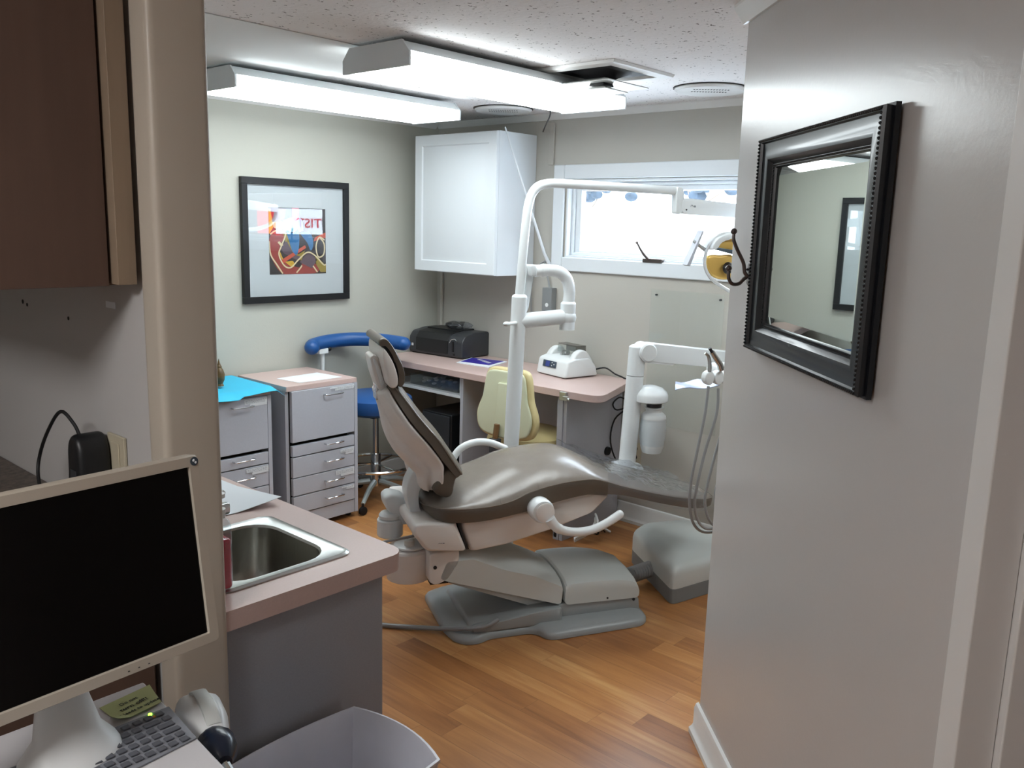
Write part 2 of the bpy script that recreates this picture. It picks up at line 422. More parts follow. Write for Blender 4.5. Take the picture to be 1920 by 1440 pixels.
bpy.data.objects['baseboard_diagonal_end'].name = 'baseboard_end'

# window
bm = B()
def rectframe(bm, y0, y1, z0, z1, t, x0, x1, tb=None, tt=None):
    tb = tb or t; tt = tt or t
    box(bm, x0, x1, y0, y0+t, z0, z1); box(bm, x0, x1, y1-t, y1, z0, z1)
    box(bm, x0, x1, y0+t, y1-t, z0, z0+tb); box(bm, x0, x1, y0+t, y1-t, z1-tt, z1)
wf = struct('window_1', (rectframe(bm, wy0-.075, wy1+.085, 1.312, 1.878, .075, XB-.018, XB-.001), bm)[1], WTRIM, bevel=.006)
bm = B(); rectframe(bm, wy0, wy1, wz0, wz1, .012, XB-.004, XB+.12); obj('jamb', bm, WTRIM, wf, bevel=.002)
bm = B(); rectframe(bm, wy0+.012, wy1-.012, wz0+.012, wz1-.012, .018, XB+.03, XB+.1); obj('frame', bm, WTRIM, wf, bevel=.002)
bm = B(); rectframe(bm, wy0+.03, wy1-.03, wz0+.01, wz1-.012, .035, XB+.045, XB+.085, tb=.03, tt=.045); obj('sash', bm, WTRIM, wf, bevel=.004)
bm = B(); box(bm, XB+.062, XB+.066, wy0+.06, wy1-.06, wz0+.035, wz1-.05); obj('glass_pane', bm, GLASS, wf, flat=True)
bm = B(); box(bm, XB-.024, XB+.01, 2.355, 2.47, 1.383, 1.404); hd = obj('crank_base', bm, BRONZE, wf, bevel=.004)
bm = B(); tube(bm, [(XB-.028, 2.43, 1.40), (XB-.05, 2.455, 1.435), (XB-.06, 2.48, 1.478)], [.008, .005], 8, 3); sphere(bm, (XB-.061, 2.482, 1.481), .008)
obj('crank_handle', bm, BRONZE, wf)

# added fill lamp on the unseen hallway ceiling, brightens the camera side
t = thing('hall_fill_lamp', 'added square opal fill lamp on the unseen hallway ceiling behind the camera', 'lamp', (-.75, .75, CZ))
obj('lamp_base', box(B(), -.27, .27, -.27, .27, -.02, -.001), HOUS, t, bevel=.004)
obj('lamp_shade', pill(B(), rnd([(-.25, -.25), (.25, -.25), (.25, .25), (-.25, .25)], .03), -.08, -.021, 'z', .02, .02), mat('fill_lamp_glass', '#ffffff', .4, emit=(1, .99, .98, 1), estr=16.0), t)

# ------------------------------------------------------------------ outside
tag(obj('pavement', box(B(), XB+.3, 40, -30, 30, -.6, -.5), SNOW), 'pale pavement outside the window', 'ground')['kind'] = 'structure'
sR = Vector((-.83, -.56, 0)); sN = Vector((-.56, .83, 0))
t = thing('sign_board', 'white roadside sign with red letters outside, seen mirrored in the picture glass', 'sign', (7.0, -1.72, -.5))
def sbox(a, b_, c, d, e, f): return prism(B(), [((sR*u+sN*v).x, (sR*u+sN*v).y) for u, v in ((a, c), (b_, c), (b_, d), (a, d))], e, f)
obj('board', sbox(-.95, .62, -.04, 0, 1.86, 2.19), SIGNW, t)
obj('red_side', sbox(.625, .85, -.04, 0, 1.86, 2.22), SIGNR, t)
for u in (-.8, .6): obj('post', sbox(u-.03, u+.03, -.09, -.045, 0, 2.1), SIGNR, t)
text_obj('lettering', 'DENTIST', .17, mtx_axes(sR*.02+sN*.008+Z*2.00, sR, Z), SIGNR, t, .004)
text_obj('number', '20', .085, mtx_axes(sR*-.05+sN*.008+Z*2.13, sR, Z), LCD, t, .004)
t = thing('white_building', 'low white building across the pavement, bleached bright in the window', 'building', (16.5, 9.0, -.5))
bm = B(); box(bm, 0, 5, -7, 6, 0, 2.42); obj('wall', bm, SIGNW, t)
bm = B(); box(bm, -.1, 5, -7.1, 6.1, 2.421, 2.5); obj('roof_edge', bm, SIGNW, t)
BLOCKER = mat('blocker_dark', '#4d4742', .8, var=.2, scale=5)
t = thing('reflection_blocker', 'added dark building outside, unseen, dimming part of the picture glass reflection', 'building', (8.0, -9.0, -.5))  # added dark block, keeps bright sky out of part of the picture glass reflection
bm = B(); box(bm, 0, 4, 0, 4.55, 0, 5.5); obj('wall', bm, BLOCKER, t)
bm = B(); box(bm, -.15, 4.1, -.1, 4.65, 5.501, 5.7); obj('roof_edge', bm, BLOCKER, t)
def tree(x, y, h, s, lab):
    random.seed(s); t = thing('tree', lab, 'tree', (x, y, -.5))
    bm = B(); tube(bm, [(0, 0, 0), (.05, .05, h*.35), (-.05, .1, h*.7), (0, 0, h)], [.16, .03], 8, 3)
    for i in range(14):
        z = h*(.3+.6*random.random()); a = random.random()*6.28; l = h*.28*(1.2-z/h)+.3
        tube(bm, [(0, 0, z), (math.cos(a)*l*.5, math.sin(a)*l*.5, z+l*.35), (math.cos(a)*l, math.sin(a)*l, z+l*.8)], [.045, .01], 5, 2)
    obj('trunk', bm, BARK, t)
    bm = B()
    for i in range(60):
        a = random.random()*6.28; r = random.random()**.5*h*.3; z = h*(.45+.5*random.random())
        sphere(bm, (math.cos(a)*r, math.sin(a)*r, z), .16+.2*random.random(), (1, 1, .7), 6)
    obj('foliage', bm, LEAF, t)
for i, (x, y, h, l) in enumerate([(25, 12.6, 6.2, 'hazy tree outside, seen high in the window behind the lamp arm'), (30, 17.5, 7.6, 'tallest hazy tree outside the right end of the window'), (24, 18.5, 6.8, 'hazy tree outside nearest the window crank side')]):
    tree(x, y, h, i, l)

# ------------------------------------------------------------------ ceiling fixtures
def fixture(x0, x1, y0, y1, label):
    zb, zt = 2.053, 2.133; ym = (y0+y1)/2; hw = (y1-y0)/2
    t = thing('fluorescent_light', label, 'ceiling light', (x0, ym, CZ), group='fluorescent ceiling lights')
    L_ = x1-x0; b = zb-CZ; tp = zt-CZ
    # housing pan: sloped shoulders
    sh = [(-hw+.04, tp), (hw-.04, tp), (hw-.004, tp-.034), (hw-.012, tp-.036), (hw-.046, tp-.005), (-hw+.046, tp-.005), (-hw+.012, tp-.036), (-hw+.004, tp-.034)]
    obj('housing', prism(B(), sh, .008, L_-.008, 'x'), HOUS, t)
    lens = rnd([(-hw+.006, tp-.038), (-hw+.006, b+.004), (-hw+.02, b), (hw-.02, b), (hw-.006, b+.004), (hw-.006, tp-.038)], .006, 2)
    obj('diffuser', prism(B(), lens, .012, L_-.012, 'x'), DIFF, t)
    cap = [(-hw+.036, tp+.003), (hw-.036, tp+.003), (hw, tp-.036), (hw, b-.002), (-hw, b-.002), (-hw, tp-.036)]
    for a, c in ((-.002, .007), (L_-.007, L_+.002)):
        obj('end_cap', prism(B(), cap, a, c, 'x'), HOUS, t, bevel=.001, seg=1)
    bm = B(); box(bm, .15, L_-.15, -.06, .06, tp+.001, -.0005); obj('mounting_channel', bm, DARK, t)
    return t
fixture(1.945, 3.165, 2.222, 2.572, 'white wraparound fluorescent fixture, the nearer one beside the open ceiling vent')
fixture(2.42, 3.64, .42, .77, 'added white wraparound fluorescent fixture, unseen behind the diagonal wall, filling light on the near side of the chair')  # added fill fixture, out of view, brightens the near side of the chair
fixture(1.872, 3.095, 3.155, 3.505, 'white wraparound fluorescent fixture, the farther one beside the picture wall')
# vent
t = thing('ceiling_vent', 'square white ceiling vent with a dropped dark-throated cone', 'vent', (2.86, 2.13, CZ))
bm = B(); hs = .205
rings = []
for k, zz in ((hs, -.001), (hs-.005, -.012), (hs-.05, -.014), (hs-.065, -.001)): rings.append([(k, k, zz), (-k, k, zz), (-k, -k, zz), (k, -k, zz)])
obj('vent_frame', loft(B(), rings, cap=False), TRIM, t, bevel=.002)
obj('throat', box(B(), -.14, .14, -.14, .14, -.004, -.001), DARK, t)
bm = B(); loft(bm, [[(k, k, zz), (-k, k, zz), (-k, -k, zz), (k, -k, zz)] for k, zz in ((.085, -.0045), (.05, -.02), (.028, -.035), (.035, -.055))])
obj('stem', bm, DARK, t)
bm = B(); rings = []
for k, zz in ((.05, -.030), (.13, -.052), (.135, -.057), (.06, -.044)): rings.append([(k, k, zz), (-k, k, zz), (-k, -k, zz), (k, -k, zz)])
obj('cone', loft(bm, rings), TRIM, t, bevel=.001)
bm = B(); rings = []
for k, zz in ((.03, -.058), (.075, -.072), (.078, -.076), (.03, -.066)): rings.append([(k, k, zz), (-k, k, zz), (-k, -k, zz), (k, -k, zz)])
obj('inner_cone', loft(bm, rings), TRIM, t, bevel=.001)
def speaker(x, y, label):
    t = thing('ceiling_speaker', label, 'speaker', (x, y, CZ), group='round ceiling speakers')
    obj('grille_ring', lathe(B(), [(.150, -.001), (.152, -.008), (.142, -.016), (.13, -.013), (.11, -.012), (0.001, -.012)]), TRIM, t)
    obj('shadow_gap', lathe(B(), [(.157, -.0005), (.157, -.004), (.14, -.004), (.13, -.0005)]), DARK, t)
    for j in (-1, 1):
        bm = B()
        for i in range(-6, 7): box(bm, .012*i-.003, .012*i+.003, j*.03-.006, j*.03+.006, -.0135, -.0122)
        q = obj('slot_row', bm, BLACKG, t); q.rotation_euler = (0, 0, R_(-50))
speaker(3.45, 3.20, 'round white ceiling speaker near the wall cabinet, the farther left one')
speaker(3.42, 1.97, 'round white ceiling speaker above the window, the one right of the vent')

# ------------------------------------------------------------------ wall cabinet
t = thing('wall_cabinet', 'white single-door wall cabinet hung in the back corner over the desk', 'cabinet', (XB, 3.54, 1.276))
cy0, cy1, cx0 = -.325, .318, -.325
obj('body', box(B(), cx0+.021, -.002, cy0, cy1, 0, .765), WTRIM, t, bevel=.002)
bm = B(); dz0, dz1 = .003, .762
def pan(y0, y1, z0, z1, x): return [(x, y0, z0), (x, y1, z0), (x, y1, z1), (x, y0, z1)]
rings = [pan(cy0, cy1, dz0, dz1, cx0+.019), pan(cy0, cy1, dz0, dz1, cx0+.003), pan(cy0+.003, cy1-.003, dz0+.003, dz1-.003, cx0),
         pan(cy0+.058, cy1-.058, dz0+.058, dz1-.058, cx0), pan(cy0+.064, cy1-.064, dz0+.064, dz1-.064, cx0+.007), pan(cy0+.072, cy1-.072, dz0+.072, dz1-.072, cx0+.007),
         pan(cy0+.095, cy1-.095, dz0+.095, dz1-.095, cx0+.001)]
obj('door', loft(bm, rings), WTRIM, t, smooth=20)
# slanting rod, conduit, cable
tag(obj('slanting_rod', tube(B(), [(3.44, 3.175, 2.055), (3.70, 3.095, 1.40), (XB-.012, 3.08, 1.33)], [.004, .012], 8), WTRIM), 'thin white rod slanting from the cabinet top down behind the lamp post', 'rod')
tag(obj('conduit', tube(B(), [(XB-.012, 3.955, .775), (XB-.012, 3.955, 1.40), (XB-.012, 3.955, CZ-.06)], .011, 8), WALLB), 'beige vertical conduit in the back corner behind the printer', 'conduit')
tag(obj('ceiling_cable', tube(B(), [(3.40, 2.85, CZ-.003), (3.5, 2.92, 2.11), (3.62, 3.05, 2.075), (XB-.006, 3.17, 2.06)], .004, 6, 4), BLACKG), 'thin dark cable drooping from the ceiling behind the wall cabinet', 'cable')
tag(obj('cable_cover', box(B(), XB-.012, XB-.0005, 3.085, 3.125, 1.88, CZ-.05), WALLB, bevel=.003), 'beige cable raceway running up the wall left of the window', 'raceway')

# ------------------------------------------------------------------ framed picture
PX0, PX1, PZ0, PZ1 = 2.378, 3.045, 1.115, 1.757
t = thing('framed_picture', 'black-framed abstract print of teeth with a wide white mat', 'picture', ((PX0+PX1)/2, YA, (PZ0+PZ1)/2))
hw, hh = (PX1-PX0)/2, (PZ1-PZ0)/2
bm = B(); fwid = .034
for (a, b, c, d) in ((-hw, hw, hh-fwid, hh), (-hw, hw, -hh, -hh+fwid), (-hw, -hw+fwid, -hh+fwid, hh-fwid), (hw-fwid, hw, -hh+fwid, hh-fwid)): box(bm, a, b, -.026, -.001, c, d)
obj('frame', bm, BLACKF, t, bevel=.0015, seg=1)
obj('mat_board', box(B(), -hw+fwid, hw-fwid, -.010, -.002, -hh+fwid, hh-fwid), mat('pale_blue_mat_board', '#b9c1c5', .7), t)
ax0, ax1, az0, az1 = 2.538-2.7115, 2.893-2.7115, 1.262-1.436, 1.610-1.436
obj('art_print', box(B(), ax0, ax1, -.0115, -.0102, az0, az1), ARTC['dark'], t)
art = bpy.data.objects['art_print']
def shp(pts, col, k):      # flat painted patches, uv 0..1 within the print
    bm = B(); f = lambda u, v, y: (ax0+(ax1-ax0)*u, y, az0+(az1-az0)*v)
    pts = [(min(1, max(0, u)), min(1, max(0, v))) for u, v in pts]
    y = -.0116-.00006*k
    loft(bm, [[f(u, v, y+.00005) for u, v in pts], [f(u, v, y) for u, v in pts]]); obj('painted_patch', bm, ARTC[col], art, flat=True)
shp([(.0,.98),(.0,.60),(.07,.70),(.04,.98)], 'yellow', 1)
shp([(.02,1),(.08,.72),(.24,.70),(.30,.98)], 'maroon', 1)
shp(sm2([(.02,.28),(.0,.5),(.06,.62),(.2,.66),(.30,.6),(.22,.5),(.17,.38),(.22,.22),(.5,.1),(.6,.2),(.8,.16),(.85,.02),(.5,0),(.2,.02)], 4), 'red', 2)
shp([(.24,.62),(.32,.60),(.36,.42),(.5,.3),(.62,.36),(.55,.2),(.44,.28),(.3,.4)], 'olive', 3)
shp([(.18,.42),(.3,.5),(.42,.3),(.55,.26),(.5,.2),(.24,.32)], 'plum', 4)
shp([(.52,.18),(.68,.34),(.84,.22),(.74,.08)], 'plum', 5)
shp([(.2,.2),(.24,.24),(.62,.44),(.64,.40),(.22,.16)], 'orange', 6)
shp([(.78,.50),(.8,.56),(1,.64),(1,.56)], 'orange', 6)
shp(sm2([(.30,.66),(.42,.62),(.50,.68),(.52,.5),(.48,.3),(.40,.34),(.34,.5)], 4), 'blue', 7)
shp(sm2([(.54,.62),(.64,.64),(.74,.60),(.77,.44),(.72,.36),(.66,.48)], 4), 'blue', 7)
shp(sm2([(.22,.80),(.4,.86),(.56,.84),(.58,.66),(.4,.64),(.24,.66)], 4), 'lblue', 6)
shp([(.40,1),(.52,1),(.52,.84),(.46,.8),(.40,.84)], 'pink', 7)
shp([(.06,.78),(.08,.70),(.22,.66),(.22,.8)], 'cream', 3)
shp([(.8,.28),(.86,.24),(1,.12),(1,.02),(.9,.02),(.82,.14)], 'olive', 5)
shp(sm2([(.18,.34),(.2,.24),(.36,.12),(.42,.12),(.4,.2),(.26,.2)], 4), 'yellow', 5)
shp([(.14,.48),(.17,.50),(.24,.44),(.2,.42)], 'cream', 8)
def line2(pts, col='cream', wd=.006):
    P = smooth_pts([(u, v, 0) for u, v in pts], 5); bm = B(); rings = []
    for i, p in enumerate(P):
        tg = (P[min(i+1, len(P)-1)]-P[max(i-1, 0)]).normalized(); n = Vector((-tg.y, tg.x, 0))*.011
        rings.append([(ax0+(ax1-ax0)*min(1, max(0, q.x)), -.0122-d, az0+(az1-az0)*min(1, max(0, q.y))) for q, d in ((p+n, 0), (p+n, .0001), (p-n, .0001), (p-n, 0))])
    loft(bm, rings); obj('painted_line', bm, ARTC[col], art, flat=True)
line2([(.0,.5),(.02,.3),(.12,.15),(.22,.01)])
line2([(.02,.6),(.1,.65),(.22,.66),(.28,.6),(.2,.42),(.16,.3),(.24,.14),(.36,.1),(.5,.22),(.66,.33),(.8,.28),(.95,.14),(1,.14)])
line2([(.98,.52),(.88,.56),(.82,.42),(.86,.26),(.96,.3),(.97,.46),(.9,.55)])
line2([(.46,.02),(.52,.08),(.56,.13)])
line2([(.76,.12),(.84,.02)])
obj('glass', box(B(), -hw+fwid, hw-fwid, -.0185, -.0165, -hh+fwid, hh-fwid), PGLASS, t, flat=True)

# ------------------------------------------------------------------ mirror on the diagonal wall
MS = -.5745; MZ = 1.515; MHW = .331; MHH = .2645
t = thing('wall_mirror', 'wall mirror in a wide black frame with beaded edges', 'mirror', dp(MS, .002, MZ), th-R_(.6))  # local x along wall, y off the wall
def ringrect(a, y): return [(MHW-a, y, MHH-a), (-(MHW-a), y, MHH-a), (-(MHW-a), y, -(MHH-a)), (MHW-a, y, -(MHH-a))]
prof = [(0, .002), (0, .012), (.006, .013), (.004, .026), (.008, .032), (.014, .030), (.017, .024), (.03, .022), (.045, .026), (.055, .024), (.064, .015), (.066, .012), (.073, .012), (.076, .008), (.078, .002)]
obj('frame', loft(B(), [ringrect(a, y) for a, y in prof], cap=False), MIRF, t, smooth=30)
bm = B()
def bead(a, y, r, step):
    for sx, n_, ln in ((0, 1, MHW-a), (1, 1, MHH-a)):
        for sgn in (-1, 1):
            k = int(2*ln/step)
            for i in range(k+1):
                q = -ln+2*ln*i/k
                c = (q, y, sgn*(MHH-a)) if sx == 0 else (sgn*(MHW-a), y, q)
                bmesh.ops.create_icosphere(bm, subdivisions=1, radius=r, matrix=Matrix.Translation(c))
bead(.010, .0325, .0034, .0085); obj('outer_beading', bm, MIRF, t)
bm = B(); bead(.0695, .013, .0024, .0062); obj('inner_beading', bm, MIRF, t)
gx, gz = MHW-.077, MHH-.077
bm = B(); bv = .018
rings = [[(gx, .003, gz), (-gx, .003, gz), (-gx, .003, -gz), (gx, .003, -gz)], [(gx, .006, gz), (-gx, .006, gz), (-gx, .006, -gz), (gx, .006, -gz)],
         [(gx-bv, .0078, gz-bv), (-gx+bv, .0078, gz-bv), (-gx+bv, .0078, -gz+bv), (gx-bv, .0078, -gz+bv)]]
obj('mirror_glass', loft(bm, rings), MIRROR, t, flat=True)

# coat hook
t = thing('coat_hook', 'dark bronze double coat hook at the end of the diagonal wall', 'hook', dp(-.170, 0, 1.44), th)
obj('plate', pill(B(), sm2([(-.010, .028), (.010, .028), (.013, 0), (.010, -.026), (-.010, -.026), (-.013, 0)], 3), .001, .007, 'y', .002, .003), BRONZE, t)
bm = B(); sphere(bm, (0, .0095, .012), .0035); obj('screw', bm, BLACKG, t)
bm = B(); tube(bm, [(0, .006, -.006), (0, .016, .004), (0, .022, .03), (0, .040, .062), (0, .052, .088), (0, .053, .105)], [.0052, .0046], 10, 5); sphere(bm, (0, .053, .110), .0085)
obj('upper_hook', bm, BRONZE, t)
bm = B(); tube(bm, [(0, .006, -.004), (0, .018, -.014), (0, .030, -.026), (0, .048, -.026), (0, .058, -.012), (0, .060, .008)], [.0052, .0046], 10, 5); sphere(bm, (0, .060, .014), .0085)
obj('lower_hook', bm, BRONZE, t)

# ------------------------------------------------------------------ desk along the window wall
DZ = .772
t = thing('desk', 'built-in pink-topped grey desk along the window wall', 'desk', (0, 0, 0))
poly = [(XB-.002, YA-.03), (3.215, YA-.03), (3.225, 2.60), (3.10, 2.36), (3.71, 2.53), (XB-.002, 2.56)]
poly = [(XB-.002, YA-.03), (3.215, YA-.03), (3.222, 2.50), (3.226, 2.42), (3.236, 2.375), (3.262, 2.352), (3.30, 2.352), (3.40, 2.385), (XB-.002, 2.50)]
obj('desktop', prism(B(), rnd(poly, .02, 2), DZ-.036, DZ), PINK, t, bevel=.003)
obj('end_panel', box(B(), 3.25, 3.72, 2.545, 2.565, 0, DZ-.037), GREY, t, bevel=.001)
obj('leg_panel', box(B(), 3.245, 3.262, 2.566, 2.60, 0, DZ-.037), GREY, t, bevel=.001)
obj('divider_panel', box(B(), 3.25, 3.72, 3.262, 3.284, 0, DZ-.037), GREY, t, bevel=.001)
obj('modesty_panel', box(B(), 3.60, 3.615, 2.566, 3.26, .1, DZ-.037), GREY, t)
bm = B(); box(bm, 3.26, 3.70, 3.286, 3.95, .612, .628); obj('shelf', bm, WTRIM, t, bevel=.001)
bm = B(); box(bm, 3.262, 3.70, 3.286, 3.302, .629, DZ-.037); obj('shelf_end', bm, WTRIM, t, bevel=.001)
t = thing('storage_tray', 'clear plastic tray of small parts on the shelf under the desk', 'tray', (3.45, 3.55, .6285))
bm = B()
for a, b_, c, d in ((-.15, .15, -.20, -.197), (-.15, .15, .197, .2), (-.15, -.147, -.197, .197), (.147, .15, -.197, .197)): box(bm, a, b_, c, d, 0, .06)
box(bm, -.15, .15, -.2, .2, 0, .003); obj('tray_body', bm, CLEAR, t, flat=True)
bm = B(); random.seed(3)
for i in range(26): sphere(bm, (random.uniform(-.12, .12), random.uniform(-.17, .17), .016+random.random()*.02), .012, (1.4, .8, .6), 6)
q = obj('small_parts', bm, WHITEP, t); q['kind'] = 'stuff'
tag(obj('bar_clamp', (lambda bm: (box(bm, 3.205, 3.222, 2.52, 2.56, DZ-.045, DZ-.004), box(bm, 3.19, 3.206, 2.50, 2.53, DZ-.04, DZ-.02), tube(bm, [(3.198, 2.515, DZ-.03), (3.198, 2.49, DZ-.035)], .008, 8), bm))(B())[-1], STEELR, bevel=.002), 'small metal clamp bracket on the front edge of the desk', 'clamp')

# computer tower under the desk
t = thing('computer_tower', 'black computer tower in the shadow under the desk', 'computer', (3.42, 3.62, 0))
obj('case', box(B(), -.14, .26, -.24, .0, .015, .50), BLACKP, t, bevel=.008)
obj('front_panel', box(B(), -.15, -.141, -.23, -.01, .03, .49), BLACKG, t, bevel=.004)
for i in (-.22, -.02):
    obj('foot', box(B(), -.1, .2, i-.01, i+.01, 0, .0145), RUB, t)
tag(obj('floor_cables', (lambda bm: (tube(bm, [(3.55, 3.37, .60), (3.5, 3.36, .45), (3.46, 3.345, .2), (3.4, 3.34, .015), (3.3, 3.4, .01)], .005, 6, 5), tube(bm, [(3.6, 3.36, .72), (3.52, 3.35, .35), (3.42, 3.33, .08), (3.36, 3.38, .012)], .004, 6, 5), bm))(B())[-1], RUB), 'black cables hanging under the desk beside the computer tower', 'cable')

# printer
t = thing('printer', 'black and dark grey inkjet printer on the back corner of the desk', 'printer', (3.622, 3.757, DZ), R_(4))
pf = [(-.13, .006), (-.13, .10), (-.10, .135), (.0, .15), (.11, .148), (.125, .12), (.125, .006)]
obj('body', pill(B(), rnd(pf, .012, 3), -.215, .215, 'y', .012, .006), BLACKG, t)
obj('base', box(B(), -.115, .115, -.205, .205, 0, .014), BLACKP, t, bevel=.003)
bm = B(); prism(bm, [(-.134, .022), (-.134, .10), (-.104, .137), (-.02, .150), (-.02, .146), (-.1, .13), (-.129, .098), (-.129, .022)], -.105, .155, 'y'); obj('paper_door', bm, BLACKP, t, bevel=.002)
obj('top_cover', box(B(), -.03, .10, -.11, .16, .1485, .154), BLACKP, t, bevel=.004)
obj('card_slot', box(B(), -.1345, -.130, -.15, -.138, .04, .1), RUB, t)
bm = B(); tube(bm, [(-.134, -.178, .10), (-.132, -.16, .115), (-.130, -.128, .108), (-.134, -.12, .09)], .0022, 6, 4); obj('silver_arc', bm, CHROME, t)
obj('usb_port', box(B(), -.1335, -.130, -.158, -.146, .018, .03), RUB, t)
obj('white_label', box(B(), -.1335, -.1302, .178, .192, .045, .06), CONC, t)
t = thing('cable_bag', 'coiled cable in a clear plastic bag on top of the printer', 'cable', (3.66, 3.72, DZ+.155))
bm = B()
for k in range(4): tube(bm, [(math.cos(a)*(.055+.004*k), math.sin(a)*(.028+.003*k)+.03, .012+.006*k+.004*math.sin(3*a+k)) for a in [i*math.pi/6 for i in range(12)]], .0042, 6, 2, closed=True)
obj('coil', bm, RUB, t)
bm = B(); sphere(bm, (0, .0, .022), 1, (.075, .10, .022), 16)
for v in bm.verts: v.co += Vector((0, 0, .004*math.sin(v.co.x*120)*math.cos(v.co.y*90))); v.co.z = max(v.co.z, .001)
obj('bag', bm, PLASTIC, t)
# magazine
tag(obj('magazine', (lambda bm: sheet(bm, [(3.425, 3.245, DZ+.004), (3.655, 3.31, DZ+.004), (3.60, 3.55, DZ+.004), (3.405, 3.475, DZ+.004)], .0036))(B()), PAPER), 'magazine with a purple and white cover on the desk by the printer', 'magazine')
mg = bpy.data.objects['magazine']
obj('cover_print', sheet(B(), [(3.475, 3.285, DZ+.0046), (3.648, 3.332, DZ+.0046), (3.597, 3.538, DZ+.0046), (3.445, 3.48, DZ+.0046)], .0005), LILAC, mg)
obj('cover_title', (lambda bm: [sheet(bm, [(3.52+.012*i, 3.33+i*.03, DZ+.0052), (3.55+.012*i, 3.335+i*.03, DZ+.0052), (3.545+.012*i, 3.352+i*.03, DZ+.0052), (3.515+.012*i, 3.345+i*.03, DZ+.0052)], .0004) for i in range(5)] and bm)(B()), CONC, mg)

# mixer (amalgamator)
t = thing('amalgam_mixer', 'white amalgam mixer with a small blue display on the desk corner', 'dental mixer', (3.60, 2.83, DZ), R_(-12))
prof = sm2([(-.105, .005), (-.102, .085), (-.07, .115), (.02, .125), (.09, .085), (.11, .01)], 3, False)
bm = B(); pill(bm, rnd([(-.115, .004), (-.098, .088), (-.045, .105), (.05, .105), (.10, .06), (.115, .004)], .012, 3), -.125, .125, 'y', .02, .014); obj('body', bm, WHITEP, t)
bm = B()
for a in (-.118, .075):
    pill(bm, sm2([(-.06, .05), (-.045, .115), (.0, .145), (.05, .125), (.085, .05)], 4), a, a+.043, 'y', .014, .01)
obj('side_shoulders', bm, WHITEP, t)
obj('display', (lambda bm: sheet(bm, [(-.1115, .07, .046), (-.1115, -.04, .046), (-.1045, -.04, .08), (-.1045, .07, .08)], .001))(B()), LCDB, t)
obj('screen', (lambda bm: sheet(bm, [(-.1125, .045, .05), (-.1125, .012, .05), (-.107, .012, .077), (-.107, .045, .077)], .0005))(B()), LCD, t)
bm = B()
for y, z in ((-.005, .071), (-.005, .055), (-.022, .063)): sphere(bm, (-.1105+(z-.046)*.2, y, z), .0045, (.4, 1, 1), 8)
obj('buttons', bm, WHITEP, t)
bm = B(); tube(bm, [(0, .03, .115), (0, -.005, .118)], .014, 10); tube(bm, [(-.01, .012, .115), (-.035, .012, .112)], .008, 8); obj('capsule_holder', bm, STEELR, t)
obj('smoked_lid', (lambda bm: (box(bm, -.005, .055, -.085, .072, .158, .163), box(bm, .05, .055, -.085, .072, .12, .158), bm))(B())[-1], mat('smoked_acrylic', '#5a554d', .1, alpha=.55), t)
obj('lid_panel', box(B(), -.012, -.008, -.078, .068, .118, .157), CLEAR, t)
Mi = (Matrix.Translation((3.60, 2.83, DZ)) @ Matrix.Rotation(R_(-12), 4, 'Z')).inverted()
obj('power_cord', tube(B(), [Mi @ Vector(p) for p in [(3.70, 2.72, DZ+.03), (3.715, 2.66, DZ+.045), (3.72, 2.60, DZ+.02), (3.722, 2.545, DZ+.006), (3.728, 2.50, DZ-.02), (3.70, 2.485, DZ-.12), (3.64, 2.52, DZ-.15), (3.615, 2.53, DZ-.115), (3.66, 2.515, DZ-.085), (3.70, 2.485, DZ-.13), (3.63, 2.525, DZ-.20), (3.61, 2.53, DZ-.32), (3.65, 2.50, DZ-.44), (3.74, 2.46, .27)]], .0042, 8, 5), RUB, t, label='black looped power cord')

t = thing('cable_bundle', 'loose white and black cables on the floor by the desk end panel', 'cables', (3.34, 2.46, 0))
bm = B()
for k in range(3): tube(bm, [(-.06, .03, .006+.008*k), (.0, -.02-.02*k, .05+.02*k), (.07, .0, .085+.02*k), (.14, .03, .05), (.18, -.01*k, .007)], .006, 8, 5)
obj('white_cable', bm, WHITEP, t)
bm = B()
for k in range(2): tube(bm, [(-.03, .04, .005), (.02, .01-.03*k, .04+.03*k), (.06, -.03, .03), (.10, .02, .07), (.16, .02-.02*k, .006)], .0035, 6, 5)
obj('black_cable', bm, RUB, t)

# ------------------------------------------------------------------ things on the window wall
t = thing('utility_box', 'small grey metal utility box on the wall left of the window sill', 'electrical box', (XB, 3.07, 1.15))
obj('box_body', box(B(), -.045, -.001, -.032, .036, -.065, .065), mat('grey_metal_box', '#8a8d8e', .5, .3), t, bevel=.003)
obj('switch_hole', lathe(B(), [(.011, 0), (.011, .004)], (-.0465, .0, -.03), 'x', 14), WHITEP, t)
bm = B(); tube(bm, [(-.02, .005, .065), (-.02, .02, .12), (-.025, .045, .175), (-.03, .035, .21), (-.03, .10, .16), (-.02, .14, .05), (-.012, .14, -.1), (-.012, .14, -.16)], .005, 8, 5); obj('lead', bm, HOSE, t)
t = thing('acrylic_panel', 'clear acrylic splash sheet screwed to the window wall', 'panel', (XB, 2.20, .98))
obj('sheet', box(B(), -.010, -.006, -.195, .215, -.42, .272), clear('wall_acrylic', '#fdfefd', .5, 0.01, .05), t, flat=True)
for y in (-.175, .185):
    for z in (-.40, .245): obj('screw', lathe(B(), [(.005, -.0055), (.005, .008)], (-.0065, y, z), 'x', 10), BLACKG, t)
t = thing('wall_outlet', 'ivory duplex outlet on the window wall behind the delivery post', 'outlet', (XB, 2.462, .385))
obj('plate', box(B(), -.006, -.0005, -.036, .036, -.058, .058), IVORY, t, bevel=.002)
for z in (-.022, .024): obj('socket', lathe(B(), [(.014, 0), (.014, .004)], (-.0095, .0, z), 'x', 14), RUB, t)
t = thing('round_plug', 'small round black wall plug beside the delivery post', 'plug', (3.60, 2.5445, .405))
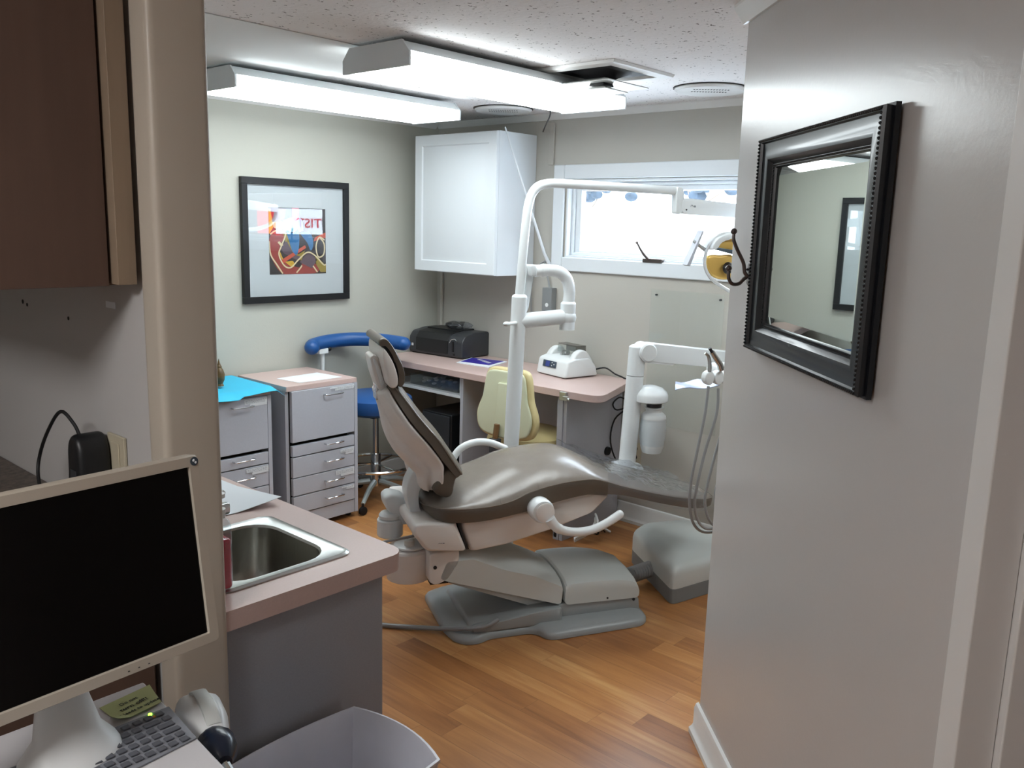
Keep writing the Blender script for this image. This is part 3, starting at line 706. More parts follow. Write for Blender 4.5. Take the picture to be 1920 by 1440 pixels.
obj('plug_cap', lathe(B(), [(.022, -.012), (.024, -.004), (.024, -.0005)], (0, 0, 0), 'y', 16), BLACKP, t)

# ------------------------------------------------------------------ stools
def caster(bm, x, y, r=.024):
    lathe(bm, [(r*.6, -.011), (r, -.008), (r, .008), (r*.6, .011)], (x, y, r), 'y', 14)
t = thing('blue_stool', 'blue vinyl assistant stool with a curved arm bar and chrome foot ring', 'stool', (2.992, 3.688, 0))
for k in range(5):
    a = R_(72*k); bm = B(); c_, s_ = math.cos(a), math.sin(a)
    tube(bm, [(c_*.03, s_*.03, .115), (c_*.15, s_*.15, .10), (c_*.265, s_*.265, .062)], [.017, .011], 8, 3)
    lg = obj('leg', bm, mat('silver_leg', '#a9b0b0', .4, .4) if k == 0 else bpy.data.materials['silver_leg'], t)
    bm = B(); caster(bm, c_*.262, s_*.262); tube(bm, [(c_*.262, s_*.262, .03), (c_*.262, s_*.262, .065)], .007, 6); obj('caster', bm, RUB, lg)
bm = B(); lathe(bm, [(.028, .09), (.028, .27), (.026, .275), (.017, .278), (.017, .50)], (0, 0, 0)); obj('gas_column', bm, CHROME, t)
bm = B(); tube(bm, [(math.cos(a)*.205, math.sin(a)*.205, .215) for a in [i*math.pi/12 for i in range(24)]], .009, 8, 1, closed=True)
for k in range(3):
    a = 2.1*k+.4; tube(bm, [(math.cos(a)*.025, math.sin(a)*.025, .215), (math.cos(a)*.2, math.sin(a)*.2, .215)], .006, 6)
obj('foot_ring', bm, CHROME, t)
bm = B(); box(bm, -.09, .09, -.09, .09, .497, .512); obj('seat_plate', bm, BLACKP, t, bevel=.004)
obj('seat', lathe(B(), [(.001, .513), (.17, .513), (.198, .53), (.208, .56), (.200, .598), (.16, .618), (.001, .622)], (0, 0, 0), seg=40), BLUE, t)
cx = R_(131.8)
arc = []
for i in range(9):
    a = cx+R_(-64+16*i)+R_(0); arc.append((math.cos(a)*.29, math.sin(a)*.29, .885+.005*math.sin(i/8*math.pi)))
# arm bar sweeping across the view side of the stool
arc = [(-.27, .195, .868), (-.235, .245, .877), (-.10, .255, .892), (.03, .215, .898), (.13, .13, .898), (.19, .03, .893), (.20, -.07, .886)]
arc = [(-.25, .235, .865), (-.215, .262, .874), (-.115, .268, .886), (.005, .235, .892), (.085, .16, .893), (.145, .06, .888), (.175, -.03, .882)]
bm = B(); P = smooth_pts(arc, 5); tube(bm, P, .041, 16)
sphere(bm, P[0], .041); sphere(bm, P[-1], .041)
for v in bm.verts: v.co.z = .885+(v.co.z-.885)*.95
obj('arm_bar', bm, BLUE, t)
bm = B(); box(bm, -.20, -.14, .235, .275, .825, .853); tube(bm, [(-.165, .255, .83), (-.165, .255, .60), (-.15, .23, .535), (-.02, .04, .508)], .011, 8, 4)
obj('arm_bracket', bm, WHITEP, t, bevel=.002)
bm = B(); sphere(bm, (-.125, .25, .848), .014); obj('bracket_knob', bm, BLACKP, t)

t = thing('cream_stool', 'cream vinyl operator stool with a pear-shaped backrest pushed under the desk', 'stool', (3.30, 2.83, 0))
for k in range(5):
    a = R_(-98+72*k); bm = B(); c_, s_ = math.cos(a), math.sin(a)
    tube(bm, [(c_*.03, s_*.03, .12), (c_*.15, s_*.15, .10), (c_*.25, s_*.25, .062)], [.017, .011], 8, 3)
    lg = obj('leg', bm, bpy.data.materials['silver_leg'], t)
    bm = B(); caster(bm, c_*.247, s_*.247); tube(bm, [(c_*.247, s_*.247, .03), (c_*.247, s_*.247, .065)], .007, 6); obj('caster', bm, RUB, lg)
obj('gas_column', lathe(B(), [(.028, .09), (.028, .24), (.017, .25), (.017, .42)], (0, 0, 0)), CHROME, t)
obj('seat', lathe(B(), [(.001, .415), (.17, .415), (.205, .435), (.215, .465), (.205, .50), (.16, .518), (.001, .52)], (0, 0, 0), seg=40), CREAM, t)
bp_ = [(0, .87), (.09, .868), (.125, .845), (.14, .78), (.15, .72), (.175, .66), (.182, .61), (.165, .555), (.12, .528), (0, .518)]
bp_ = bp_ + [(-a, b) for a, b in reversed(bp_[1:-1])]
pr = sm2(bp_, 3)
q = Matrix.Rotation(R_(-25), 4, 'Z')
bm = B(); pill(bm, pr, -.012, .03, 'x', .014, .016); o = obj('back_cushion', bm, CREAM, t); o.location = (-.262, -.065, 0); o.rotation_euler = (0, R_(2), R_(6))
pr2 = [(a*.90, .695+(b-.695)*.93) for a, b in pr]
bm = B(); pill(bm, pr2, -.028, -.013, 'x', .006, .010); pill(bm, rnd([(-.045, .80), (.035, .80), (.045, .53), (-.045, .53)], .01), -.040, -.026, 'x', .006, .008)
o = obj('back_shell', bm, CREAMP, t); o.location = (-.262, -.065, 0); o.rotation_euler = (0, R_(2), R_(6))
bm = B(); tube(bm, [(-.30, -.055, .60), (-.305, -.05, .50), (-.28, -.045, .42), (-.2, -.03, .395), (-.02, 0, .395)], .014, 8, 3)
obj('back_bar', bm, mat('amber_steel', '#8a6a48', .4, .5), t)
obj('back_sleeve', box(B(), -.325, -.288, -.075, -.028, .455, .53), BLACKG, t, bevel=.003)

# ------------------------------------------------------------------ drawer cabinets along the picture wall
def pull(bm, x, z, y, L_=.105):
    tube(bm, [(x-L_/2, y+.001, z), (x-L_/2, y-.022, z), (x-L_/2+.006, y-.026, z), (x+L_/2-.006, y-.026, z), (x+L_/2, y-.022, z), (x+L_/2, y+.001, z)], .0038, 8)
def drawer_cab(x0, label, grp, slips):
    W_, D_, H_ = .425, .445, .752
    t = thing('drawer_cabinet', label, 'cabinet', (x0, YA-.02-D_, 0), 0, grp)
    bm = B(); box(bm, 0, .02, .02, D_, .03, H_-.025); box(bm, W_-.02, W_, .0, D_, .03, H_-.025); box(bm, .02, W_-.02, D_-.01, D_, .03, H_-.025); box(bm, .02, W_-.02, .03, D_-.01, .03, .10)
    obj('body', bm, GREY, t, bevel=.001)
    obj('plinth', box(B(), .021, W_-.021, .004, .018, .03, .098), GREY, t, bevel=.001)
    obj('interior', box(B(), .022, W_-.022, .06, .07, .11, H_-.03), DARK, t)
    bm = B(); box(bm, 0, W_, .005, D_, H_-.0245, H_); obj('top', bm, PINK, t, bevel=.002)
    zs = [(.470, .726, .69, .22), (.398, .452, .435, .22), (.290, .392, .345, .22), (.196, .285, .24, .22), (.104, .190, .15, .22)]
    for i, (a, b_, hz, _) in enumerate(zs):
        d = obj('drawer', (lambda bm: box(bm, .024, W_-.024, -.002 if i else -.004, .018, a, b_))(B()), GREY, t, bevel=.0015)
        bm = B(); pull(bm, .265, hz, -.002); obj('handle', bm, CHROME, d)
        if i in slips:
            bm = B(); u0, u1, h0 = slips[i]; box(bm, u0, u1, -.0055, -.0042, b_-h0-.006, b_-.006)
            box(bm, u0+.03, u1-.002, -.0058, -.0056, b_-h0-.018, b_-h0-.002)
            lb = obj('label_strip', bm, CONC, d)
            bm = B()
            for r in range(3):
                xx = u0+.006
                while xx < u1-.01:
                    l = random.uniform(.004, .012); box(bm, xx, xx+l, -.0062, -.0059, b_-.012-r*.006, b_-.0105-r*.006); xx += l+.003
            obj('small_print', bm, KEYB, lb)
    for x, y in ((.03, .05), (W_-.03, .05), (.03, D_-.05), (W_-.03, D_-.05)):
        bm = B(); caster(bm, x, y, .0148); obj('caster', bm, RUB, t)
    return t
drawer_cab(2.328, 'grey five-drawer cabinet with a pink top and white paper, next to the blue stool', 'drawer cabinets on the picture wall', {0: (.25, .40, .008), 2: (.31, .395, .016), 3: (.28, .398, .022), 4: (.315, .398, .006)})
drawer_cab(1.815, 'grey five-drawer cabinet under the cyan sheet, farther from the blue stool', 'drawer cabinets on the picture wall', {0: (.28, .40, .022), 2: (.28, .40, .018), 4: (.28, .40, .006)})
tag(obj('paper_sheet', sheet(B(), [(2.44, 3.60, .7535), (2.70, 3.60, .7535), (2.68, 3.79, .7535), (2.42, 3.77, .7535)], .0008), PAPER), 'white paper lying on the drawer cabinet next to the blue stool', 'paper')
def drape(u, v):
    dz = 0
    if v < .12: dz -= (.12-v)*.22*(1 if u < .55 else .5)
    if u > .9: dz -= (u-.9)*.35
    return (0, 0, dz+.004*math.sin(u*9))
tag(obj('cyan_sheet', sheet(B(), [(1.80, 3.50, .762), (2.30, 3.505, .762), (2.31, 3.93, .762), (1.82, 3.93, .762)], .001, 20, 16, drape), CYAN), 'bright cyan cover sheet draped over the farther drawer cabinet', 'sheet')
t = thing('figurine', 'small brown ceramic figurine standing on the cyan sheet', 'figurine', (2.065, 3.70, .768))
bm = B(); lathe(bm, [(.020, 0), (.016, .012), (.024, .03), (.026, .055), (.018, .078), (.011, .088)], (0, 0, 0)); sphere(bm, (.0, 0, .09), .013); obj('body', bm, BROWNS, t)
bm = B(); lathe(bm, [(.010, .095), (.004, .115), (.0008, .13)], (0, 0, 0)); obj('hat', bm, BROWNS, t)

# ------------------------------------------------------------------ sink counter
SZ = .80
t = thing('sink_base_cabinet', 'grey base cabinet with a plain end panel under the pink sink counter', 'cabinet', (0, 0, 0))
bm = B(); box(bm, WF+.012, 1.205, 1.462, 1.478, 0, SZ-.043); obj('end_panel', bm, GREYD, t, bevel=.001)
bm = B(); box(bm, 1.19, 1.205, 1.479, 2.95, .08, SZ-.043); box(bm, WF+.004, 1.12, 2.93, 2.95, 0, SZ-.043); box(bm, 1.12, 1.135, 1.479, 2.93, 0, .08); obj('front_panel', bm, GREY, t, bevel=.001)
t = thing('sink_countertop', 'pink laminate countertop around the steel sink', 'countertop', (0, 0, 0))
sx0, sx1, sy0, sy1 = .835, 1.167, 1.515, 1.87
bx0, bx1, by0, by1 = .862, 1.128, 1.548, 1.840
cor = rnd([(WF+.001, 1.443), (1.262, 1.443), (1.262, 2.97), (WF+.001, 2.97)], .035, 5)
# keep inner wall side square
bm = B()
outer = [(WF+.001, 1.443), (1.222, 1.443), (1.236, 1.446), (1.249, 1.455), (1.258, 1.468), (1.262, 1.484), (1.262, 2.97), (WF+.001, 2.97)]
def with_hole(bm, outer, hole, z0, z1):
    # four L pieces around a rectangular hole
    hx0, hx1, hy0, hy1 = hole
    top = [p for p in outer]
    prism(bm, [(WF+.001, 1.443), (1.222, 1.443), (1.236, 1.446), (1.249, 1.455), (1.258, 1.468), (1.262, 1.484), (1.262, hy0), (WF+.001, hy0)], z0, z1)
    prism(bm, [(WF+.001, hy1), (1.262, hy1), (1.262, 2.97), (WF+.001, 2.97)], z0, z1)
    prism(bm, [(WF+.001, hy0), (hx0, hy0), (hx0, hy1), (WF+.001, hy1)], z0, z1)
    prism(bm, [(hx1, hy0), (1.262, hy0), (1.262, hy1), (hx1, hy1)], z0, z1)
    bmesh.ops.remove_doubles(bm, verts=bm.verts[:], dist=.0001)
with_hole(bm, outer, (sx0+.012, sx1-.012, sy0+.012, sy1-.012), SZ-.0415, SZ)
ct = obj('worktop', bm, PINK, t, smooth=30)
# sink
t = thing('sink', 'small stainless steel drop-in sink in the pink counter', 'sink', (0, 0, SZ))
def rr(x0, x1, y0, y1, r, z, n=5):
    out = []
    for cx_, cy_, a0 in ((x1-r, y1-r, 0), (x0+r, y1-r, 90), (x0+r, y0+r, 180), (x1-r, y0+r, 270)):
        for i in range(n+1):
            a = R_(a0+90*i/n); out.append((cx_+r*math.cos(a), cy_+r*math.sin(a), z))
    return out
bm = B()
R = [rr(sx0, sx1, sy0, sy1, .03, .0005), rr(sx0, sx1, sy0, sy1, .03, .003), rr(sx0+.006, sx1-.006, sy0+.006, sy1-.006, .026, .007), rr(sx0+.012, sx1-.012, sy0+.012, sy1-.012, .026, .004),
     rr(bx0-.004, bx1+.004, by0-.004, by1+.004, .072, .003)]
obj('rim', loft(bm, R, cap=False), STEELR, t)
R = [rr(bx0-.004, bx1+.004, by0-.004, by1+.004, .072, .0028), rr(bx0, bx1, by0, by1, .07, -.002), rr(bx0+.004, bx1-.004, by0+.004, by1-.004, .07, -.11), rr(bx0+.02, bx1-.02, by0+.02, by1-.02, .06, -.135), rr(.96, 1.03, 1.66, 1.73, .034, -.14)]
bm = B(); loft(bm, R, cap=False); bm.faces.new([bm.verts.new(p) for p in R[-1]]); bmesh.ops.remove_doubles(bm, verts=bm.verts[:], dist=.0001); obj('basin', bm, STEEL, t)
obj('drain', lathe(B(), [(.026, -.138), (.026, -.135), (.018, -.136), (.001, -.137)], (.995, 1.695, 0)), CHROME, t)
# faucet
t = thing('faucet', 'chrome faucet at the back edge of the sink beside the wall end', 'faucet', (.832, 1.70, SZ))
obj('faucet_base', lathe(B(), [(.024, .0005), (.024, .012), (.016, .02), (.016, .10), (.012, .12)], (0, 0, 0)), CHROME, t)
bm = B(); pill(bm, rnd([(.0, -.012), (.0, .012), (.09, .010), (.13, .007), (.13, -.007), (.09, -.010)], .006), .10, .125, 'z', .006, .004); obj('spout', bm, CHROME, t)
bm = B(); tube(bm, [(0, 0, .125), (.02, .03, .145), (.05, .10, .15)], .006, 8, 3); sphere(bm, (.055, .108, .151), .014); obj('handle', bm, CHROME, t)
tag(obj('counter_paper', sheet(B(), [(.83, 1.97, SZ+.0022), (1.245, 1.93, SZ+.0022), (1.235, 2.35, SZ+.0022), (.86, 2.36, SZ+.0022)], .001, 16, 10, lambda u, v: (0, 0, .02*max(0, u-.7)*3*max(0, .5-v)*2+.001*(1+math.sin(u*6)))), PAPER), 'large white paper with a lifted corner on the pink counter behind the sink', 'paper')
t = thing('soap_bottle', 'clear pump bottle of red soap at the near edge of the sink', 'bottle', (.846, 1.538, SZ+.0075))
bprof = rnd([(-.016, -.028), (.016, -.028), (.016, .028), (-.016, .028)], .012, 4)
obj('soap', pill(B(), [(a*.9, b*.9) for a, b in bprof], .004, .108, 'z', .006, .005), RED, t)
obj('bottle_shell', pill(B(), bprof, .0, .15, 'z', .02, .012), BOTTLE, t)
bm = B(); lathe(bm, [(.013, .150), (.014, .168), (.006, .17), (.005, .19), (.014, .192), (.014, .2), (.001, .203)], (0, 0, 0), seg=16); tube(bm, [(0, 0, .196), (.02, .02, .196), (.03, .03, .188)], .004, 6); obj('pump', bm, WHITEP, t)

# ------------------------------------------------------------------ bin
t = thing('waste_bin', 'frosted white plastic waste bin with bowed sides in front of the grey end panel', 'bin', (.935, 1.285, 0))
def binring(k, z, t_=0):
    hx, hy = .158*k-t_, .140*k-t_; out = []
    cs = [(-hx, -hy), (hx, -hy), (hx, hy), (-hx, hy)]
    for i in range(4):
        a = Vector(cs[i]); b_ = Vector(cs[(i+1) % 4]); n = Vector(((b_-a).y, -(b_-a).x)).normalized()
        bow = .030*k if i in (1, 3) else .012*k
        for j in range(10):
            s = j/10; p = a.lerp(b_, s)+n*bow*4*s*(1-s); out.append((p.x, p.y, z))
    return out
bm = B()
R = [binring(.72, .001), binring(.74, .01), binring(.98, .475), binring(1.0, .48), binring(1.0, .486), binring(.995, .487, .004), binring(.97, .475, .004), binring(.74, .02, .004)]
bm2 = loft(bm, R); obj('bin_body', bm2, FROST, t, smooth=40)

# ------------------------------------------------------------------ near-left alcove: wall cabinet, counter, cabinet below
GZ = .95
t = thing('wood_wall_cabinet', 'brown wood wall cabinet at the upper left in front of the partition', 'cabinet', (0, 0, 0))
obj('side_panel', box(B(), .36, .655, 1.535, 1.555, 1.427, CZ-.002), WOODU, t, bevel=.001)
obj('scribe_strip', box(B(), .661, WX-.013, 1.512, 1.553, 1.430, CZ-.002), WOODL, t, bevel=.001)
obj('carcass', box(B(), .365, WX-.002, 1.556, 2.6, 1.427, CZ-.002), WOODU, t, bevel=.001)
t = thing('wood_base_cabinet', 'brown wood base cabinet under the speckled counter at the lower left', 'cabinet', (0, 0, 0))
obj('side_panel', box(B(), .12, WX-.014, 1.52, 1.54, 0, GZ-.036), WOODU, t, bevel=.001)
obj('carcass', box(B(), .125, WX-.002, 1.541, 3.2, 0.0, GZ-.036), WOODU, t, bevel=.001)
tag(obj('speckled_countertop', box(B(), .09, WX-.001, 1.50+.006, 3.2, GZ-.035, GZ), GRAN, bevel=.004), 'speckled dark brown countertop behind the monitor', 'countertop')
tag(obj('tape_piece', box(B(), WX-.0015, WX-.0004, 1.635, 1.675, 1.376, 1.388), PAPER), 'small strip of white tape on the wall below the wood cabinet', 'tape')
bm = B(); 
for y, z, r in ((2.11, 1.353, .005), (2.085, 1.348, .004), (1.86, 1.338, .004)): lathe(bm, [(r, -.0012), (r, -.0003)], (WX, y, z), 'x', 8)
tag(obj('wall_marks', bm, DARK), 'three dark specks and nail holes on the wall under the wood cabinet', 'marks')
t = thing('wall_receptacle', 'beige power outlet on the wall behind the monitor', 'outlet', (WX, 1.655, 1.075))
obj('plate', box(B(), -.007, -.0005, -.036, .036, -.06, .055), IVORY, t, bevel=.002)
obj('socket', box(B(), -.0095, -.0071, -.017, .017, -.045, .04), IVORY, t, bevel=.002)
t = thing('power_adapter', 'black rounded power adapter plugged into the outlet beside the monitor', 'adapter', (WX-.010, 1.700, 1.066))
pa = sm2([(-.028, -.05), (.028, -.05), (.032, -.02), (.030, .03), (.018, .058), (0, .066), (-.018, .058), (-.030, .03), (-.032, -.02)], 3)
obj('adapter_body', pill(B(), pa, -.060, 0, 'x', .012, .01), BLACKP, t)
obj('face_label', box(B(), -.0615, -.0602, -.014, .014, -.036, -.004), BLACKG, t, bevel=.001)
bm = B(); tube(bm, [(-.045, .0, .062), (-.05, .012, .085), (-.06, .045, .105), (-.065, .10, .06), (-.06, .17, -.005), (-.07, .16, -.05), (-.09, .07, -.096), (-.12, -.05, -.099), (-.16, -.15, -.0995)], .0035, 8, 5); obj('cord', bm, RUB, t)

# ------------------------------------------------------------------ monitor
my, mt = .0616, .1425
Wd = Vector((math.cos(my), math.sin(my), 0)); Nd = Vector((-Wd.y, Wd.x, 0)); Ud = Z*math.cos(mt)+Nd*math.sin(mt); Bd = Wd.cross(Ud)  # Bd points to viewer side
TRc = Vector((.607, 1.186, 1.182)); S_ = .255; W_ = .408
ctr = TRc - Ud*S_/2 - Wd*W_/2
t = thing('monitor', 'beige flat monitor with a black screen at the lower left', 'monitor', (ctr.x, ctr.y, 0))
Mm = mtx_axes((0, 0, ctr.z), Wd, Ud)      # local x width, y up, z toward viewer
def mbox(name, x0, x1, y0, y1, z0, z1, m_, bevel=0, par=t):
    bm = B(); box(bm, x0, x1, y0, y1, z0, z1); bm.transform(Mm); return obj(name, bm, m_, par, bevel=bevel)
bm = B(); f_ = .0175; e_ = .002
hx, hy = W_/2, S_/2
def rr2(a, b_, r, z): return [(x, y, z) for x, y, _ in rr(-a, a, -b_, b_, r, 0, 3)]
R = [rr2(hx+f_, hy+f_, .008, -.020), rr2(hx+f_, hy+f_, .008, -.002), rr2(hx+f_-.002, hy+f_-.002, .007, .002), rr2(hx+.001, hy+.001, .002, .002), rr2(hx, hy, .001, -.003)]
loft(bm, R, cap=False); bm.transform(Mm); obj('bezel', bm, BEIGEP, t, smooth=30)
mbox('screen', -hx, hx, -hy, hy, -.006, -.0028, SCREEN)
bm = B(); R = [rr2(hx+.013, hy+.013, .008, -.0205), rr2(hx-.01, hy-.02, .02, -.045), rr2(hx-.06, hy-.06, .02, -.055)]; loft(bm, R); bm.transform(Mm); obj('rear_shell', bm, BEIGEP, t)
bm = B(); lathe(bm, [(.0065, .0022), (.0065, .0030)], (hx+f_*.5, hy+f_*.45, 0), 'z', 16); bm.transform(Mm); st = obj('round_sticker', bm, LCDB, t)
bm = B(); sphere(bm, (hx+f_*.5-.001, hy+f_*.45+.0015, .0032), .0022, (1, 1, .3), 8); sphere(bm, (hx+f_*.5+.002, hy+f_*.45-.002, .0032), .002, (1, 1, .3), 8); bm.transform(Mm); obj('sticker_mark', bm, PAPER, st)
bm = B()
for i, x in enumerate((.075, .09, .105)): box(bm, x, x+.0025, -hy-.011, -hy-.0095, .0021, .0025)
bm.transform(Mm); obj('control_marks', bm, BLACKG, t)
bm = B(); 
pts = [(-.055, .0), (.055, 0)]
R = []
for k, (zz, hwid, dep_, yo) in enumerate([(.8003, .070, .06, .03), (.812, .064, .050, .03), (.835, .046, .030, .035), (.88, .036, .018, .045), (.94, .034, .015, .06), (1.02, .034, .014, .075)]):
    R.append([(Wd*(hwid*math.cos(a)+.012)+Nd*(yo+dep_*math.sin(a))).to_tuple()[:2]+(zz,) for a in [2*math.pi*i/24 for i in range(24)]])
loft(bm, R); obj('stand', bm, WHITEP, t)

# ------------------------------------------------------------------ cart with keyboard under the monitor
KZ = .80
t = thing('imaging_cart', 'white imaging cart with a built-in grey keyboard below the monitor', 'cart', (.35, 1.10, 0))
x0c, x1c = -.24, .222
# deck outline: right edge slants slightly
deck = [(x0c, .207), (.226, .207), (.196, -.15), (.19, -.26), (x0c, -.26)]
bm = B(); prism(bm, deck, KZ-.06, KZ); obj('deck', bm, mat('cart_white', '#c6c4c6', .4), t, bevel=.004)
bm = B(); prism(bm, [(x0c+.03, .17), (.17, .17), (.15, -.22), (x0c+.03, -.22)], .08, KZ-.061); obj('cart_body', bm, bpy.data.materials['cart_white'], t, bevel=.01)
bm = B(); prism(bm, [(x0c+.0, .19), (.19, .19), (.17, -.24), (x0c+.0, -.24)], .05, .079); obj('cart_base', bm, BLACKG, t, bevel=.008)
for x, y in ((-.2, .15), (.15, .15), (-.2, -.2), (.13, -.2)): 
    bm = B(); caster(bm, x, y, .0245); obj('caster', bm, RUB, t)
kb = [(.032, .109), (.2175, .1035), (.206, -.004), (.12, -.012), (-.20, -.02), (-.20, .118)]
bm = B(); prism(bm, kb, KZ+.0002, KZ+.003); kbo = obj('keyboard', bm, KEYB, t, bevel=.0008, seg=1)
random.seed(5)
rowsd = [(.090, 10, .0125), (.072, 11, .0), (.0545, 11, .006), (.037, 11, -.002), (.0195, 11, .004), (.003, 10, -.004)]
for r_, (yy, n_, off) in enumerate(rowsd):
    x = .207 - (0.108-yy)*.085 - abs(off)*.3
    for k in range(n_):
        kw = .0125 if not (k == 0 and r_ in (2, 3)) and not (k == 1 and r_ == 1) else .024
        if r_ == 0 and k in (4,): x -= .008
        if x-kw < -.19: break
        bm = B(); s = -.03
        prism(bm, [(x-kw, yy-.0055), (x, yy-.0055), (x, yy+.0055), (x-kw, yy+.0055)], KZ+.0032, KZ+.0062)
        obj('key', bm, KEYS, kbo, bevel=.0012, seg=1)
        x -= kw+.0045
bm = B(); lathe(bm, [(.0028, KZ+.0032), (.0028, KZ+.0048)], (.186, .100, 0)); obj('green_light', bm, GRN, t, label='lit green indicator light')
bm = B(); lathe(bm, [(.003, KZ+.0032), (.003, KZ+.0044)], (.188, .0905, 0)); obj('amber_light', bm, ORG, t, label='amber indicator light')
# note
def curl(u, v): return (0, 0, .008*max(0, .25-u)*4*max(0, .4-v)*2+.004*max(0, .5-v))
nz = KZ+.0015; NC = [Vector(p) for p in ((.495, 1.212, nz), (.565, 1.222, nz), (.577, 1.288, nz), (.492, 1.276, nz))]
t = tag(obj('sticky_note', sheet(B(), NC, .0005, 8, 8, curl), NOTE), 'yellow sticky note with handwriting beside the keyboard', 'note')
nx = (NC[1]-NC[0]).normalized(); ny = Z.cross(nx); nc = sum(NC, Vector())/4
def ntext(s, size, oy):
    p = nc+ny*oy+Z*(.0020); p.z = nz+.0042*max(0, .5-(.5+oy/.07))+.0009
    text_obj('handwriting', s, size, mtx_axes(p, nx, ny), INK, t, .0002)
ntext('Do not', .010, .012); ntext('turn off!!', .013, -.003); ntext('Needs to update', .0095, -.019)
# intraoral scanner in its cradle
t = thing('scanner_handpiece', 'white scanner handpiece with a dark collar and steel tube beside the keyboard', 'handpiece', (.622, 1.205, .70))
hd0 = Vector((-.045, -.19, .0)).normalized()
sd = Vector((-hd0.y, hd0.x, 0))
def hp(s, w_, z): return hd0*s+sd*w_+Z*z
R = []
for s, hw_, z0_, z1_ in ((-.065, .012, .0, .045), (-.055, .030, -.01, .075), (-.02, .038, -.02, .088), (.02, .036, -.02, .086), (.055, .028, -.015, .075), (.07, .02, -.01, .065)):
    R.append([hp(s, hw_*math.copysign(abs(math.cos(a))**.6, math.cos(a)), (z0_+z1_)/2+(z1_-z0_)/2*math.copysign(abs(math.sin(a))**.6, math.sin(a))) for a in [2*math.pi*i/20 for i in range(20)]])
obj('handle_body', loft(B(), R), WHITEP, t)
obj('thumb_ridge', loft(B(), [[hp(s_, w_+.002, z_) for w_, z_ in ((-.010, .06), (-.009, zt_-.002), (-.005, zt_), (.009, zt_), (.013, zt_-.002), (.014, .06))] for s_, zt_ in ((-.052, .080), (-.03, .092), (.01, .095), (.04, .088), (.055, .076))]), COVERG, t)
R = []
for s, r_, z in ((.050, .024, .047), (.068, .031, .047), (.095, .028, .047), (.118, .012, .045)): R.append([hp(s, r_*math.cos(a), z+r_*math.sin(a)) for a in [2*math.pi*i/16 for i in range(16)]])
obj('collar', loft(B(), R), BLUEN, t)
obj('steel_tube', tube(B(), [hp(.112, 0, .045), hp(.24, .004, .035), hp(.34, .01, .0)], .0075, 10, 3), CHROME, t)
obj('cradle', (lambda bm: tube(bm, [hp(-.03, 0, -.01), hp(-.03, 0, -.06), hp(-.03, -.02, -.075), hp(-.03, -.078, -.075)], .012, 8))(B()), WHITEP, t)
# ------------------------------------------------------------------ dental chair (local x head->foot, y away from camera)
CO = Vector((2.5135, 2.1911, 0)); CA = R_(-29)
CU = Vector((math.cos(CA), math.sin(CA), 0)); CV = Vector((-math.sin(CA), math.cos(CA), 0))
def cw(u, v, z): return CO+CU*u+CV*v+Z*z
ch = thing('dental_chair', 'taupe reclining dental chair with white shells on a grey base', 'dental chair', CO, CA)
# seat + leg cushion
ST = [(-.425, .520, .508, .10, 0), (-.415, .532, .500, .17, .0), (-.38, .538, .492, .235, .010), (-.30, .537, .487, .258, .025), (-.20, .541, .492, .262, .050), (-.12, .556, .503, .262, .066), (-.05, .585, .516, .262, .058),
      (.05, .606, .539, .262, .052), (.154, .615, .556, .262, .046), (.225, .609, .556, .260, .034), (.336, .572, .540, .255, .018), (.487, .527, .495, .240, .010), (.60, .497, .463, .222, .010), (.68, .478, .440, .195, .010), (.76, .458, .423, .155, .010), (.83, .442, .412, .095, .006), (.855, .434, .412, .04, .002)]
def interp(S, n):
    P = [list(s) for s in S]; out = []
    for i in range(len(P)-1):
        p0, p1, p2, p3 = P[max(0, i-1)], P[i], P[i+1], P[min(len(P)-1, i+2)]
        for k in range(n):
            t_ = k/n; out.append([.5*((2*b)+(c-a)*t_+(2*a-5*b+4*c-d)*t_*t_+(3*b-a-3*c+d)*t_**3) for a, b, c, d in zip(p0, p1, p2, p3)])
    out.append(P[-1]); return out
SI = interp(ST, 3)
bm = B(); R = []; NR = 22
for u, zp, zb, w_, cr_ in SI:
    ring = [(u, w_*.8, zb), (u, -w_*.8, zb), (u, -w_*.97, zb+.004), (u, -w_, (zp+zb)/2), (u, -w_*1.0, zp-.004)]
    for i in range(NR+1):
        q = -1+2*i/NR; v = q*w_
        wr = .0016*math.sin(u*150+q*3)*max(0, 1-abs(abs(q)-.88)*9)*(1 if u < .15 else .3)
        ring.append((u, v*.992, zp+cr_*(1-abs(q)**2.6)+.004*(1-abs(q)**12)+wr))
    ring += [(u, w_, zp-.004), (u, w_, (zp+zb)/2), (u, w_*.97, zb+.004)]
    R.append(ring)
obj('seat_cushion', loft(bm, R), TAUPE, ch, smooth=60)
# darker side band and bottom rim
bm = B(); R = []
for u, zp, zb, w_, cr_ in SI:
    a = w_+.003; k = .004
    R.append([(u, -a, zp-.003), (u, -a-.002, zp-.008), (u, -a-.001, (zp+zb)/2), (u, -a+.004, zb-.004), (u, -w_*.6, zb-.008), (u, w_*.6, zb-.008), (u, a-.004, zb-.004), (u, a+.001, (zp+zb)/2), (u, a+.002, zp-.008), (u, a, zp-.003), (u, w_*.5, zp-.02 if zp-zb > .03 else (zp+zb)/2), (u, -w_*.5, zp-.02 if zp-zb > .03 else (zp+zb)/2)])
obj('seat_side_band', loft(bm, R), TAUPED, ch, smooth=50)
pts = [(u, -w_-.0015, zp-.001) for u, zp, zb, w_, cr_ in SI]; pts += [(u, w_+.0015, zp-.001) for u, zp, zb, w_, cr_ in reversed(SI)]
obj('piping', tube(B(), pts, .0034, 6, closed=True), TAUPE, ch)
bm = B()
for s in (ST[8], ):
    pass
